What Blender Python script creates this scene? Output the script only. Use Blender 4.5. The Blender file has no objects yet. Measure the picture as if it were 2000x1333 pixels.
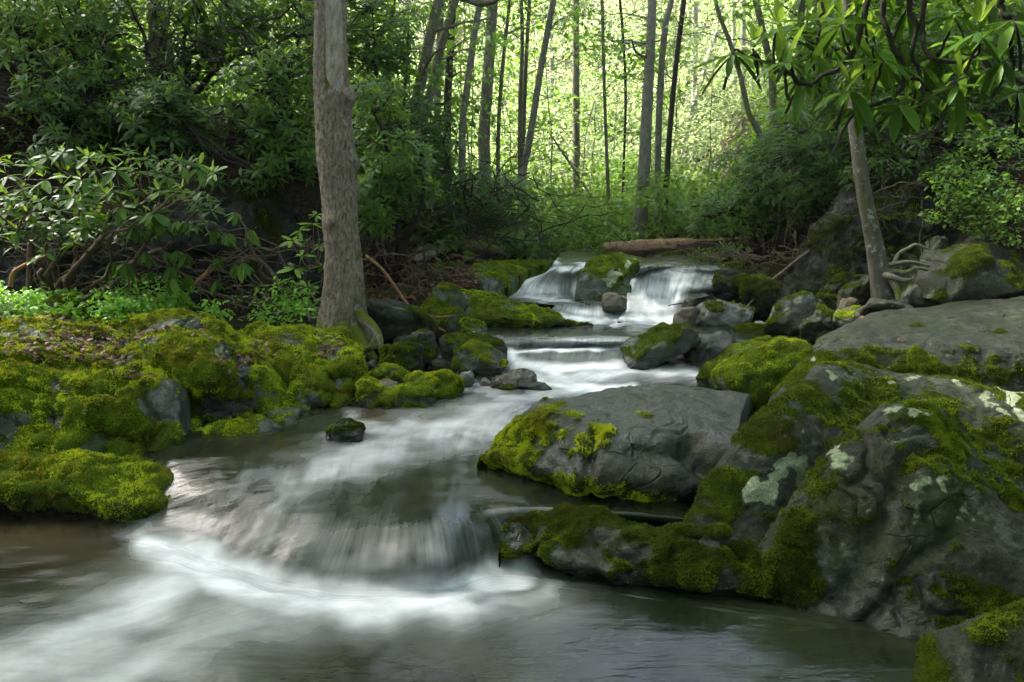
import bpy, math, random
import numpy as np
from mathutils import Matrix, Vector

rng = np.random.default_rng(7)
random.seed(7)
scene = bpy.context.scene
col = scene.collection

# ------------------------------------------------------------------ camera
CZ = 1.5
FPX = 1556.0                       # 28 mm on a 36 mm wide frame, 2000 px
PITCH = math.atan((666.5 - 430.0) / FPX)
cam_d = bpy.data.cameras.new('camera')
cam_d.lens = 28.0
cam_d.sensor_width = 36.0
cam_d.clip_start = 0.05
cam_d.clip_end = 500.0
cam = bpy.data.objects.new('camera', cam_d)
col.objects.link(cam)
cam.location = (0, 0, CZ)
cam.rotation_euler = (math.pi / 2 - PITCH, 0, 0)
scene.camera = cam

# ------------------------------------------------------------------ world, sun, exposure
SUN_EL, SUN_AZ = math.radians(52), math.radians(-62)   # azimuth from +Y (up the valley), minus = left
w = bpy.data.worlds.new('World')
scene.world = w
w.use_nodes = True
nt = w.node_tree
nt.nodes.clear()
sky = nt.nodes.new('ShaderNodeTexSky')
sky.sky_type = 'NISHITA'
sky.sun_disc = False
sky.sun_elevation = SUN_EL
sky.sun_rotation = SUN_AZ
sky.air_density = 1.0
sky.dust_density = 4.0
sky.ozone_density = 1.0
bg = nt.nodes.new('ShaderNodeBackground')
bg.inputs['Strength'].default_value = 0.15
wo = nt.nodes.new('ShaderNodeOutputWorld')
hs = nt.nodes.new('ShaderNodeHueSaturation')          # hazy white summer sky
hs.inputs['Saturation'].default_value = 0.75
nt.links.new(sky.outputs[0], hs.inputs['Color'])
nt.links.new(hs.outputs[0], bg.inputs[0])
nt.links.new(bg.outputs[0], wo.inputs[0])

sun_d = bpy.data.lights.new('sun', 'SUN')
sun_d.energy = 5.0
sun_d.angle = math.radians(2.5)
sun_d.color = (1.0, 0.94, 0.84)
sun = bpy.data.objects.new('sun', sun_d)
col.objects.link(sun)
sdir = Vector((math.sin(SUN_AZ) * math.cos(SUN_EL), math.cos(SUN_AZ) * math.cos(SUN_EL), math.sin(SUN_EL)))
sun.rotation_euler = sdir.to_track_quat('Z', 'Y').to_euler()
sun.location = (0, 0, 40)

scene.view_settings.view_transform = 'Standard'
scene.view_settings.look = 'None'
scene.view_settings.exposure = 2.85
scene.view_settings.gamma = 1.0
scene.render.engine = 'CYCLES'
cy = scene.cycles
cy.max_bounces = 6
cy.diffuse_bounces = 3
cy.glossy_bounces = 2
cy.transmission_bounces = 3
cy.transparent_max_bounces = 4
cy.volume_bounces = 0
cy.use_adaptive_sampling = True
cy.adaptive_threshold = 0.035
cy.caustics_reflective = False
cy.caustics_refractive = False
cy.use_denoising = True
cy.sample_clamp_indirect = 6.0

# ------------------------------------------------------------------ projection helpers (photo pixel -> place)
cp, sp = math.cos(PITCH), math.sin(PITCH)


def _ray(px, py):
    a, b = px - 1000.0, 666.5 - py
    return np.array([a, FPX * cp + b * sp, -FPX * sp + b * cp])


def PD(px, py, d):
    r = _ray(px, py)
    t = d / r[1]
    return np.array([r[0] * t, d, CZ + r[2] * t])


def PZ(px, py, z):
    r = _ray(px, py)
    t = (z - CZ) / r[2]
    return np.array([r[0] * t, r[1] * t, z])


def project(P):
    x, y, z = P[:, 0], P[:, 1], P[:, 2] - CZ
    f = y * cp - z * sp
    u = y * sp + z * cp
    return 1000.0 + FPX * x / f, 666.5 - FPX * u / f


def sstep(a, b, x):
    t = np.clip((x - a) / (b - a), 0, 1)
    return t * t * (3 - 2 * t)


# ------------------------------------------------------------------ numpy gradient noise
def _hash(i, j, k, s):
    h = (i * 374761393 + j * 668265263 + k * 2147483647 + s * 1274126177) & 0xFFFFFFFF
    h = ((h ^ (h >> 13)) * 1274126177) & 0xFFFFFFFF
    h = h ^ (h >> 16)
    return h


_G = np.array([[1, 1, 0], [-1, 1, 0], [1, -1, 0], [-1, -1, 0], [1, 0, 1], [-1, 0, 1], [1, 0, -1], [-1, 0, -1],
               [0, 1, 1], [0, -1, 1], [0, 1, -1], [0, -1, -1], [1, 1, 0], [-1, 1, 0], [0, -1, 1], [0, -1, -1]], float)


def noise(P, seed=0):
    P = np.asarray(P, float)
    I = np.floor(P).astype(np.int64)
    F = P - I
    U = F * F * F * (F * (F * 6 - 15) + 10)
    out = np.zeros(len(P))
    for dx in (0, 1):
        wx = U[:, 0] if dx else 1 - U[:, 0]
        for dy in (0, 1):
            wy = U[:, 1] if dy else 1 - U[:, 1]
            for dz in (0, 1):
                wz = U[:, 2] if dz else 1 - U[:, 2]
                g = _G[_hash(I[:, 0] + dx, I[:, 1] + dy, I[:, 2] + dz, seed) & 15]
                out += wx * wy * wz * ((F[:, 0] - dx) * g[:, 0] + (F[:, 1] - dy) * g[:, 1] + (F[:, 2] - dz) * g[:, 2])
    return out


def fbm(P, o=4, seed=0, gain=0.5):
    P = np.asarray(P, float)
    a, s = 1.0, np.zeros(len(P))
    for i in range(o):
        s += a * noise(P * (2.03 ** i) + 17.1 * i, seed + i)
        a *= gain
    return s


# ------------------------------------------------------------------ mesh helpers
def new_mesh(name, V, quads=None, tris=None, mat=None, attrs=None, smooth=True):
    me = bpy.data.meshes.new(name)
    V = np.asarray(V, np.float32)
    nq = 0 if quads is None else len(quads)
    ntr = 0 if tris is None else len(tris)
    idx, tot = [], []
    if nq:
        idx.append(np.asarray(quads, np.int32).ravel()); tot.append(np.full(nq, 4, np.int32))
    if ntr:
        idx.append(np.asarray(tris, np.int32).ravel()); tot.append(np.full(ntr, 3, np.int32))
    idx = np.concatenate(idx); tot = np.concatenate(tot)
    start = np.concatenate([[0], np.cumsum(tot)[:-1]]).astype(np.int32)
    me.vertices.add(len(V)); me.vertices.foreach_set('co', V.ravel())
    me.loops.add(len(idx)); me.loops.foreach_set('vertex_index', idx)
    me.polygons.add(len(tot)); me.polygons.foreach_set('loop_start', start); me.polygons.foreach_set('loop_total', tot)
    me.polygons.foreach_set('use_smooth', np.full(len(tot), smooth, bool))
    for k, v in (attrs or {}).items():
        at = me.attributes.new(k, 'FLOAT', 'POINT')
        at.data.foreach_set('value', np.asarray(v, np.float32))
    me.update(calc_edges=True)
    if mat is not None:
        me.materials.append(mat)
    return me


def tag(o, label=None, cat=None, group=None, kind=None):
    if label: o['label'] = label
    if cat: o['category'] = cat
    if group: o['group'] = group
    if kind: o['kind'] = kind
    return o


def link(name, me, parent=None, loc=None):
    o = bpy.data.objects.new(name, me)
    col.objects.link(o)
    if parent is not None:
        o.parent = parent
        b = parent.location
        while parent.parent is not None:
            parent = parent.parent
            b = b + parent.location
        o.location = (Vector(loc) if loc is not None else Vector((0, 0, 0))) - b
    elif loc is not None:
        o.location = loc
    return o


def empty(name, loc, label, cat, group=None):
    o = bpy.data.objects.new(name, None)
    o.empty_display_size = 0.1
    col.objects.link(o)
    o.location = Vector([float(c) for c in loc])
    return tag(o, label, cat, group)


def top_mesh(name, V, base, label, cat, group=None, **kw):
    """one-mesh thing with its origin at its base"""
    base = np.asarray(base, float)
    me = new_mesh(name, np.asarray(V) - base, **kw)
    o = link(name, me, loc=[float(c) for c in base])
    return tag(o, label, cat, group)


def cr(C, t):
    """Catmull-Rom through control points C (K,n) at parameters t in 0..K-1"""
    C = np.asarray(C, float)
    K = len(C)
    i = np.clip(np.floor(t).astype(int), 0, K - 2)
    f = (t - i)[:, None]
    p0 = C[np.clip(i - 1, 0, K - 1)]; p1 = C[i]; p2 = C[i + 1]; p3 = C[np.clip(i + 2, 0, K - 1)]
    e0 = (i == 0)[:, None]; e1 = (i == K - 2)[:, None]
    p0 = np.where(e0, 2 * p1 - p2, p0); p3 = np.where(e1, 2 * p2 - p1, p3)
    return 0.5 * (2 * p1 + (p2 - p0) * f + (2 * p0 - 5 * p1 + 4 * p2 - p3) * f ** 2 + (3 * p1 - p0 - 3 * p2 + p3) * f ** 3)


def resample(C, n):
    C = np.asarray(C, float)
    if len(C) < 2:
        return np.repeat(C, n, 0)
    L = np.concatenate([[0], np.cumsum(np.linalg.norm(np.diff(C, axis=0), axis=1) + 1e-6)])
    t = np.interp(np.linspace(0, L[-1], n), L, np.arange(len(C)))
    return cr(C, t)


def grid_quads(nu, nv):
    i, j = np.meshgrid(np.arange(nu - 1), np.arange(nv - 1), indexing='ij')
    a = (j * nu + i).ravel()
    return np.stack([a, a + 1, a + nu + 1, a + nu], 1)


def vnormals(V, Q):
    n = np.cross(V[Q[:, 2]] - V[Q[:, 0]], V[Q[:, 3 if Q.shape[1] == 4 else 1]] - V[Q[:, 1 if Q.shape[1] == 4 else 0]])
    if Q.shape[1] == 3:
        n = np.cross(V[Q[:, 1]] - V[Q[:, 0]], V[Q[:, 2]] - V[Q[:, 0]])
    N = np.zeros_like(V)
    for k in range(Q.shape[1]):
        np.add.at(N, Q[:, k], n)
    return N / (np.linalg.norm(N, axis=1, keepdims=True) + 1e-12)


def tube(path, rad, seg=8, cap=True):
    """V, quads, tris of a tapered tube"""
    P = np.asarray(path, float); n = len(P)
    R = np.broadcast_to(np.asarray(rad, float), (n,)) if np.ndim(rad) else np.full(n, rad)
    T = np.gradient(P, axis=0); T /= np.linalg.norm(T, axis=1, keepdims=True) + 1e-9
    ref = np.array([1.0, 0.13, 0.07]) if abs(T[:, 0]).mean() < 0.8 else np.array([0.05, 1.0, 0.1])
    A = np.cross(T, ref); A /= np.linalg.norm(A, axis=1, keepdims=True) + 1e-9
    B = np.cross(T, A)
    th = np.linspace(0, 2 * np.pi, seg, endpoint=False)
    V = P[:, None] + R[:, None, None] * (np.cos(th)[None, :, None] * A[:, None] + np.sin(th)[None, :, None] * B[:, None])
    V = V.reshape(-1, 3)
    i, j = np.meshgrid(np.arange(n - 1), np.arange(seg), indexing='ij')
    a = i * seg + j; b = i * seg + (j + 1) % seg
    Q = np.stack([a, b, b + seg, a + seg], -1).reshape(-1, 4)
    tr = None
    if cap:
        V = np.vstack([V, P[0], P[-1]])
        k = np.arange(seg); c0, c1 = n * seg, n * seg + 1
        tr = np.vstack([np.stack([(k + 1) % seg, k, np.full(seg, c0)], 1),
                        np.stack([(n - 1) * seg + k, (n - 1) * seg + (k + 1) % seg, np.full(seg, c1)], 1)])
    return V, Q, tr


class Mix:
    """collects pieces into one mesh"""
    def __init__(s):
        s.V, s.Q, s.T, s.A, s.n = [], [], [], [], 0

    def add(s, V, Q=None, T=None, a=0.0):
        s.V.append(V)
        if Q is not None and len(Q): s.Q.append(np.asarray(Q) + s.n)
        if T is not None and len(T): s.T.append(np.asarray(T) + s.n)
        s.A.append(np.broadcast_to(np.asarray(a, float), (len(V),)))
        s.n += len(V)

    def mesh(s, name, mat, smooth=True, attr='var'):
        return new_mesh(name, np.vstack(s.V), np.vstack(s.Q) if s.Q else None, np.vstack(s.T) if s.T else None, mat,
                        {attr: np.concatenate(s.A)}, smooth)


# ------------------------------------------------------------------ materials
def mat_new(name):
    m = bpy.data.materials.new(name)
    m.use_nodes = True
    t = m.node_tree
    t.nodes.clear()
    out = t.nodes.new('ShaderNodeOutputMaterial')
    return m, t, out


class NT:
    def __init__(s, t): s.t = t
    def n(s, typ, **kw):
        nd = s.t.nodes.new(typ)
        for k, v in kw.items():
            setattr(nd, k, v)
        return nd
    def l(s, a, b): s.t.links.new(a, b)
    def attr(s, name): return s.n('ShaderNodeAttribute', attribute_name=name).outputs['Fac']
    def math(s, op, a, b=None, clamp=False):
        nd = s.n('ShaderNodeMath', operation=op, use_clamp=clamp)
        for i, v in enumerate((a, b)):
            if v is None: continue
            if isinstance(v, (int, float)): nd.inputs[i].default_value = v
            else: s.l(v, nd.inputs[i])
        return nd.outputs[0]
    def mix(s, f, a, b):
        nd = s.n('ShaderNodeMix', data_type='RGBA')
        for k, v in ((0, f), (6, a), (7, b)):
            if isinstance(v, (int, float)): nd.inputs[k].default_value = v
            elif isinstance(v, tuple): nd.inputs[k].default_value = (*v, 1) if len(v) == 3 else v
            else: s.l(v, nd.inputs[k])
        return nd.outputs[2]
    def noise(s, vec, scale, detail=4, rough=0.55):
        nd = s.n('ShaderNodeTexNoise')
        nd.inputs['Scale'].default_value = scale
        nd.inputs['Detail'].default_value = detail
        nd.inputs['Roughness'].default_value = rough
        if vec is not None: s.l(vec, nd.inputs['Vector'])
        return nd.outputs[0]
    def ramp(s, f, stops):
        nd = s.n('ShaderNodeValToRGB')
        e = nd.color_ramp.elements
        while len(e) < len(stops): e.new(0.5)
        for i, (p, c) in enumerate(stops):
            e[i].position = p
            e[i].color = (*c, 1) if isinstance(c, tuple) else (c, c, c, 1)
        s.l(f, nd.inputs[0])
        return nd.outputs[0]
    def geo(s): return s.n('ShaderNodeNewGeometry').outputs['Position']
    def bump(s, h, strength, dist):
        nd = s.n('ShaderNodeBump')
        nd.inputs['Strength'].default_value = strength
        nd.inputs['Distance'].default_value = dist
        s.l(h, nd.inputs['Height'])
        return nd.outputs[0]
    def mapv(s, vec, scale):
        nd = s.n('ShaderNodeMapping')
        nd.inputs['Scale'].default_value = scale
        s.l(vec, nd.inputs[0])
        return nd.outputs[0]
    def principled(s, out, color, rough, normal=None, spec=0.5):
        p = s.n('ShaderNodeBsdfPrincipled')
        if isinstance(color, tuple): p.inputs['Base Color'].default_value = (*color, 1)
        else: s.l(color, p.inputs['Base Color'])
        if isinstance(rough, (int, float)): p.inputs['Roughness'].default_value = rough
        else: s.l(rough, p.inputs['Roughness'])
        p.inputs['Specular IOR Level'].default_value = spec
        if normal is not None: s.l(normal, p.inputs['Normal'])
        if out is not None: s.l(p.outputs[0], out.inputs[0])
        return p


def rock_material(name, dark, light, moss_lo, moss_hi, moss_brown=(0.10, 0.07, 0.018), spec=0.4, film=0.0):
    m, t, out = mat_new(name)
    k = NT(t)
    pos = k.geo()
    n1 = k.noise(pos, 6.0, 6, 0.68)
    n2 = k.noise(pos, 38.0, 5, 0.7)
    vc = k.n('ShaderNodeTexVoronoi', feature='DISTANCE_TO_EDGE')
    vc.inputs['Scale'].default_value = 2.1
    wp = k.n('ShaderNodeTexNoise'); wp.inputs['Scale'].default_value = 4.0; wp.inputs['Detail'].default_value = 2
    k.l(pos, wp.inputs['Vector'])
    wa = k.n('ShaderNodeVectorMath', operation='MULTIPLY_ADD'); k.l(wp.outputs['Color'], wa.inputs[0]); wa.inputs[1].default_value = (.16, .16, .16); k.l(pos, wa.inputs[2])
    k.l(k.mapv(wa.outputs[0], (1, 1, 1.9)), vc.inputs['Vector'])
    crack = k.math('MULTIPLY', k.ramp(vc.outputs['Distance'], [(0.0, 1.0), (0.012, 0.0)]), k.ramp(k.noise(pos, 3.0, 3), [(0.52, 0.0), (0.60, 1.0)]))
    rockc = k.ramp(n1, [(0.36, dark), (0.5, tuple((a + b) / 2 for a, b in zip(dark, light))), (0.64, light)])
    rockc = k.mix(k.math('MULTIPLY', k.ramp(n2, [(0.45, 0.0), (0.7, 1.0)]), 0.55), rockc, tuple(c * 0.45 for c in dark))
    rockc = k.mix(k.math('MULTIPLY', crack, 0.7), rockc, tuple(c * 0.3 for c in dark))
    # thin film of algae and tiny lichen specks
    alg = k.ramp(k.noise(pos, 2.3, 4, 0.6), [(0.45, 0.0), (0.62, 1.0)])
    rockc = k.mix(k.math('MULTIPLY', alg, 0.8), rockc, tuple(0.5 * c for c in moss_lo))
    flm = k.ramp(k.math('ADD', k.math('MULTIPLY', k.noise(pos, 3.1, 5, 0.65), 0.75), k.math('MULTIPLY', n2, 0.25)), [(0.40, 0.0), (0.58, 1.0)])
    rockc = k.mix(k.math('MULTIPLY', flm, film), rockc, (0.022, 0.023, 0.006))
    mot = k.ramp(k.noise(pos, 11, 7, 0.72), [(0.50, 0.0), (0.60, 1.0)])
    mot = k.math('MULTIPLY', mot, k.ramp(k.noise(pos, 2.6, 3), [(0.42, 0.0), (0.60, 1.0)]))
    rockc = k.mix(k.math('MULTIPLY', mot, 0.75), rockc, tuple(1.5 * c + 0.012 for c in light))
    vor = k.n('ShaderNodeTexVoronoi', feature='F1')
    vor.inputs['Scale'].default_value = 26
    k.l(wa.outputs[0], vor.inputs['Vector'])
    speck = k.math('MULTIPLY', k.math('LESS_THAN', vor.outputs['Distance'], 0.24), k.ramp(k.noise(pos, 4.2, 2), [(0.55, 0.0), (0.62, 1.0)]))
    rockc = k.mix(k.math('MULTIPLY', k.math('MULTIPLY', speck, k.noise(pos, 90, 3)), 0.55), rockc, (0.15, 0.17, 0.11))
    lich = k.attr('lichen')
    lich = k.ramp(k.math('ADD', lich, k.math('MULTIPLY', k.math('SUBTRACT', k.noise(pos, 30, 4), 0.5), 0.9)), [(0.40, 0.0), (0.60, 1.0)])
    lc = k.mix(k.ramp(k.noise(pos, 70, 4, .7), [(0.35, 0.0), (0.65, 1.0)]), (0.11, 0.135, 0.075), (0.26, 0.30, 0.185))
    rockc = k.mix(lich, rockc, lc)
    # moss
    ms = k.attr('moss')
    msf = k.ramp(k.math('ADD', ms, k.math('MULTIPLY', k.math('SUBTRACT', k.noise(pos, 45, 4, 0.7), 0.5), 0.9)), [(0.22, 0.0), (0.66, 1.0)])
    mc = k.mix(k.ramp(k.noise(pos, 9, 4), [(0.35, 0.0), (0.7, 1.0)]), moss_lo, moss_hi)
    mc = k.mix(k.ramp(k.noise(pos, 3.4, 5, 0.65), [(0.56, 0.0), (0.70, 0.8)]), mc, moss_brown)
    mc = k.mix(k.ramp(k.noise(pos, 120, 2), [(0.35, 0.6), (0.65, 0.0)]), mc, tuple(0.35 * c for c in moss_lo))
    mc = k.mix(0.45, mc, (0.012, 0.014, 0.003))  # base moss darkened so the gaps between sprigs look dark
    c = k.mix(msf, rockc, mc)
    wet = k.attr('wet')
    rough = k.math('SUBTRACT', 0.62, k.math('MULTIPLY', wet, 0.42))
    rough = k.math('ADD', rough, k.math('MULTIPLY', k.math('SUBTRACT', n2, 0.5), 0.3))
    rough = k.math('MAXIMUM', rough, k.math('MULTIPLY', msf, 0.95))
    c = k.mix(k.math('MULTIPLY', wet, 0.6), c, tuple(0.4 * x for x in dark))
    h = k.math('SUBTRACT', k.math('MULTIPLY', n1, 1.6), k.math('MULTIPLY', crack, 0.8))
    h = k.math('ADD', k.math('ADD', h, k.math('MULTIPLY', n2, 0.55)), k.math('MULTIPLY', k.noise(pos, 120, 3), k.math('ADD', 0.25, k.math('MULTIPLY', msf, 0.9))))
    p = k.principled(out, c, rough, k.bump(h, 0.9, 0.02), spec)
    k.l(k.math('MULTIPLY', k.math('ADD', spec, k.math('MULTIPLY', wet, 0.35)), k.math('SUBTRACT', 1.0, k.math('MULTIPLY', msf, 0.9))), p.inputs['Specular IOR Level'])
    return m


M = {}
M['rock'] = rock_material('wet slate', (0.004, 0.0055, 0.0035), (0.038, 0.042, 0.031), (0.026, 0.046, 0.004), (0.10, 0.14, 0.008), spec=0.22, film=0.55)
M['rock_green'] = rock_material('mossy bedrock', (0.024, 0.028, 0.022), (0.10, 0.105, 0.09), (0.07, 0.13, 0.009), (0.27, 0.36, 0.02), (0.17, 0.11, 0.03), spec=0.25)
M['rock_grey'] = rock_material('pale grey stone', (0.05, 0.05, 0.048), (0.19, 0.19, 0.18), (0.06, 0.085, 0.010), (0.17, 0.20, 0.02))
M['rock_brown'] = rock_material('rusty brown stone', (0.05, 0.032, 0.022), (0.17, 0.12, 0.085), (0.06, 0.085, 0.010), (0.16, 0.20, 0.02))
M['rock_dark'] = rock_material('shaded cliff', (0.005, 0.006, 0.005), (0.020, 0.023, 0.018), (0.02, 0.03, 0.006), (0.045, 0.065, 0.01), spec=0.12)  # rock darkened to near black; overhang shade is put into its colour


def leaf_material(name, c0, c1, c2, gloss=0.45, transl=0.3, use_obj=False, spec=0.4):
    m, t, out = mat_new(name)
    k = NT(t)
    if use_obj:
        v = k.n('ShaderNodeObjectInfo').outputs['Random']
    else:
        v = k.attr('var')
    c = k.ramp(v, [(0.0, c0), (0.55, c1), (1.0, c2)])
    c = k.mix(k.math('MULTIPLY', k.noise(k.geo(), 2.2, 2), 0.45), c, c0)
    p = k.principled(None, c, gloss, None, spec)
    tr = k.n('ShaderNodeBsdfTranslucent')
    tc = k.mix(0.5, c, tuple(min(1, x * 2.2) for x in c2))
    k.l(tc, tr.inputs[0])
    mx = k.n('ShaderNodeMixShader')
    mx.inputs[0].default_value = transl
    k.l(p.outputs[0], mx.inputs[1]); k.l(tr.outputs[0], mx.inputs[2])
    k.l(mx.outputs[0], out.inputs[0])
    return m


M['rhodo'] = leaf_material('rhododendron leaf', (0.018, 0.052, 0.007), (0.052, 0.13, 0.014), (0.20, 0.32, 0.02), 0.42, 0.35, spec=0.2)
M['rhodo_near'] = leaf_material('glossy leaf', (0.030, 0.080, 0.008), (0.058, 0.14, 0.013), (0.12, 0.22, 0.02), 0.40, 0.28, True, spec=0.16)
M['rhodo_dark'] = leaf_material('shaded glossy leaf', (0.014, 0.040, 0.005), (0.028, 0.072, 0.008), (0.050, 0.105, 0.011), 0.40, 0.12, True, spec=0.15)  # darker copy of the glossy leaf; shade of the overhang put into its colour
M['rhodo_new'] = leaf_material('young leaf', (0.10, 0.19, 0.02), (0.16, 0.27, 0.025), (0.24, 0.34, 0.03), 0.4, 0.4, True)
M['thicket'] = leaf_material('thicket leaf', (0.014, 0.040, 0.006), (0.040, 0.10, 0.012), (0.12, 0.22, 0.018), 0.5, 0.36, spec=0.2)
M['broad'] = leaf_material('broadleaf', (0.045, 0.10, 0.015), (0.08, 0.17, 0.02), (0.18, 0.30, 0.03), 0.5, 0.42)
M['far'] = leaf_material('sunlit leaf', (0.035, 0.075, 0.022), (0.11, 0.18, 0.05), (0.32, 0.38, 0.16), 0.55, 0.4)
M['herb'] = leaf_material('herb leaf', (0.07, 0.19, 0.015), (0.13, 0.32, 0.02), (0.25, 0.45, 0.035), 0.5, 0.35)
M['moss_green'] = leaf_material('moss sprig', (0.070, 0.062, 0.009), (0.16, 0.235, 0.010), (0.45, 0.54, 0.022), 0.8, 0.25, spec=0.1)
M['moss_dark'] = leaf_material('dark moss sprig', (0.036, 0.032, 0.006), (0.050, 0.088, 0.006), (0.17, 0.22, 0.012), 0.8, 0.25, spec=0.1)
M['litter'] = leaf_material('dead leaf', (0.05, 0.022, 0.014), (0.12, 0.055, 0.030), (0.24, 0.13, 0.07), 0.6, 0.08)


def bark_material(name, dark, light, moss=0.5, sc=9.0, mossc=(0.09, 0.11, 0.012), lichen=0.0):
    m, t, out = mat_new(name)
    k = NT(t)
    pos = k.geo()
    st = k.mapv(pos, (1, 1, 0.4))
    n1 = k.noise(st, sc * 6, 6, 0.7)
    n2 = k.noise(pos, 3.0, 4)
    c = k.ramp(n1, [(0.32, dark), (0.62, light)])
    c = k.mix(k.math('MULTIPLY', n2, 0.6), c, tuple(0.55 * (a + b) / 2 for a, b in zip(dark, light)))
    if lichen:
        lf = k.ramp(k.noise(pos, 14, 5, 0.7), [(0.56, 0.0), (0.64, lichen)])
        c = k.mix(lf, c, (0.34, 0.37, 0.32))
    ms = k.attr('moss')
    msf = k.ramp(k.math('ADD', ms, k.math('MULTIPLY', k.math('SUBTRACT', k.noise(pos, 22, 5, 0.7), 0.5), 1.3)), [(0.5, 0.0), (0.68, 1.0)])
    c = k.mix(k.math('MULTIPLY', msf, moss), c, mossc)
    k.principled(out, c, 0.85, k.bump(n1, 1.0, 0.02), 0.2)
    return m


M['bark_snag'] = bark_material('furrowed grey brown bark', (0.042, 0.033, 0.025), (0.37, 0.30, 0.235), 1.0, 9)
M['wood_bare'] = bark_material('weathered bare wood', (0.13, 0.105, 0.085), (0.46, 0.40, 0.335), 0.2, 5)
M['bark_grey'] = bark_material('grey bark', (0.085, 0.075, 0.06), (0.27, 0.245, 0.205), 0.5, 4)
M['bark_pale'] = bark_material('pale bark', (0.20, 0.17, 0.145), (0.42, 0.38, 0.34), 0.2, 4)
M['bark_dark'] = bark_material('dark bark', (0.022, 0.018, 0.014), (0.075, 0.062, 0.05), 0.6, 4)
M['bark_moss'] = bark_material('mossy bark', (0.055, 0.05, 0.036), (0.20, 0.18, 0.135), 1.0, 5, (0.10, 0.12, 0.015))
M['bark_birch'] = bark_material('spotted mossy bark', (0.035, 0.033, 0.025), (0.12, 0.11, 0.085), 1.0, 4, (0.06, 0.066, 0.01), 0.6)
M['twig'] = bark_material('twig', (0.05, 0.034, 0.024), (0.19, 0.135, 0.10), 0.0, 4)
M['twig_red'] = bark_material('reddish stem', (0.12, 0.06, 0.03), (0.32, 0.18, 0.09), 0.0, 4)
M['twig_dark'] = bark_material('dark twig', (0.016, 0.013, 0.010), (0.05, 0.042, 0.034), 0.0, 4)
M['log'] = bark_material('split log', (0.10, 0.055, 0.03), (0.36, 0.23, 0.15), 0.4, 3)
M['root'] = bark_material('pale root', (0.07, 0.062, 0.048), (0.25, 0.23, 0.18), 0.8, 5, (0.09, 0.11, 0.015))


def ground_material():
    m, t, out = mat_new('forest floor')
    k = NT(t)
    pos = k.geo()
    n1 = k.noise(pos, 1.1, 5)
    n2 = k.noise(pos, 34, 5, 0.7)
    c = k.ramp(n2, [(0.32, (0.008, 0.006, 0.004)), (0.5, (0.024, 0.016, 0.011)), (0.7, (0.07, 0.044, 0.03))])
    c = k.mix(k.ramp(n1, [(0.5, 0.0), (0.66, 0.8)]), c, (0.045, 0.065, 0.012))
    k.principled(out, c, 0.95, k.bump(n2, 1.0, 0.05), 0.1)
    return m


M['ground'] = ground_material()


def water_material():
    m, t, out = mat_new('silky stream water')
    k = NT(t)
    pos = k.geo()
    cv = k.n('ShaderNodeCombineXYZ')
    k.l(k.attr('fu'), cv.inputs[0]); k.l(k.attr('fv'), cv.inputs[1])
    flow = cv.outputs[0]
    wv = k.n('ShaderNodeTexNoise'); wv.inputs['Scale'].default_value = 1.3; wv.inputs['Detail'].default_value = 2
    k.l(pos, wv.inputs['Vector'])
    warp = k.n('ShaderNodeVectorMath', operation='MULTIPLY_ADD')
    k.l(wv.outputs['Color'], warp.inputs[0]); warp.inputs[1].default_value = (0.05, 0.25, 0); k.l(flow, warp.inputs[2])
    f2 = warp.outputs[0]
    s1 = k.noise(k.mapv(f2, (27, 1.3, 1)), 1.0, 5, 0.6)
    s2 = k.noise(k.mapv(f2, (9, 1.3, 1)), 1.0, 4, 0.6)
    s3 = k.noise(k.mapv(f2, (55, 2.4, 1)), 1.0, 3, 0.6)
    st = k.math('ADD', k.math('MULTIPLY', s1, 0.40), k.math('ADD', k.math('MULTIPLY', s2, 0.38), k.math('MULTIPLY', s3, 0.22)))
    st = k.math('MULTIPLY', k.math('SUBTRACT', st, 0.5), 3.0)
    fo = k.attr('foam'); sk = k.attr('streak')
    cl = k.math('ADD', k.math('MULTIPLY', k.noise(k.mapv(f2, (3.5, 1.6, 1)), 1.0, 5, 0.6), 0.5), k.math('MULTIPLY', k.noise(k.mapv(pos, (2.6, 4.5, 2.6)), 1.0, 6, 0.6), 0.5))
    fo = k.math('MULTIPLY', fo, k.math('ADD', -0.15, k.math('MULTIPLY', cl, 2.3)))
    fac = k.math('ADD', fo, k.math('MULTIPLY', st, sk))
    fac = k.ramp(fac, [(0.0, 0.0), (0.35, 0.2), (0.7, 0.58), (1.0, 0.95)])
    bed = k.noise(pos, 2.6, 4, 0.6)
    br = k.attr('brown')
    deep = k.mix(k.ramp(bed, [(0.35, 0.0), (0.65, 1.0)]), (0.008, 0.012, 0.006), (0.022, 0.028, 0.014))
    shal = k.mix(k.ramp(bed, [(0.35, 0.0), (0.65, 1.0)]), (0.014, 0.010, 0.004), (0.055, 0.040, 0.018))
    base = k.mix(br, deep, shal)
    c = k.mix(fac, base, (0.79, 0.78, 0.82))
    rough = k.math('ADD', k.math('ADD', 0.18, k.math('MULTIPLY', sk, 0.3)), k.math('MULTIPLY', fac, 0.5), True)
    h = k.math('ADD', k.math('MULTIPLY', s2, 0.3), k.math('MULTIPLY', k.noise(k.mapv(pos, (3, 11, 5)), 1.0, 4, 0.55), 0.8))
    p = k.principled(out, c, rough, k.bump(h, 0.13, 0.06), 0.5)
    p.inputs['IOR'].default_value = 1.33
    return m


M['water'] = water_material()

# ================================================================== GROUND
def ip(y, xs, ys): return np.interp(y, xs, ys)


WY = [0, 3.2, 3.6, 5.0, 6.1, 6.5, 8.0, 8.7, 10, 14, 20, 30, 48, 70, 100]
WZ = [0, 0.0, 0.20, 0.30, 0.38, 0.55, 0.55, 0.98, 1.06, 1.4, 2.4, 6.0, 15.2, 17.0, 17.0]


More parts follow.
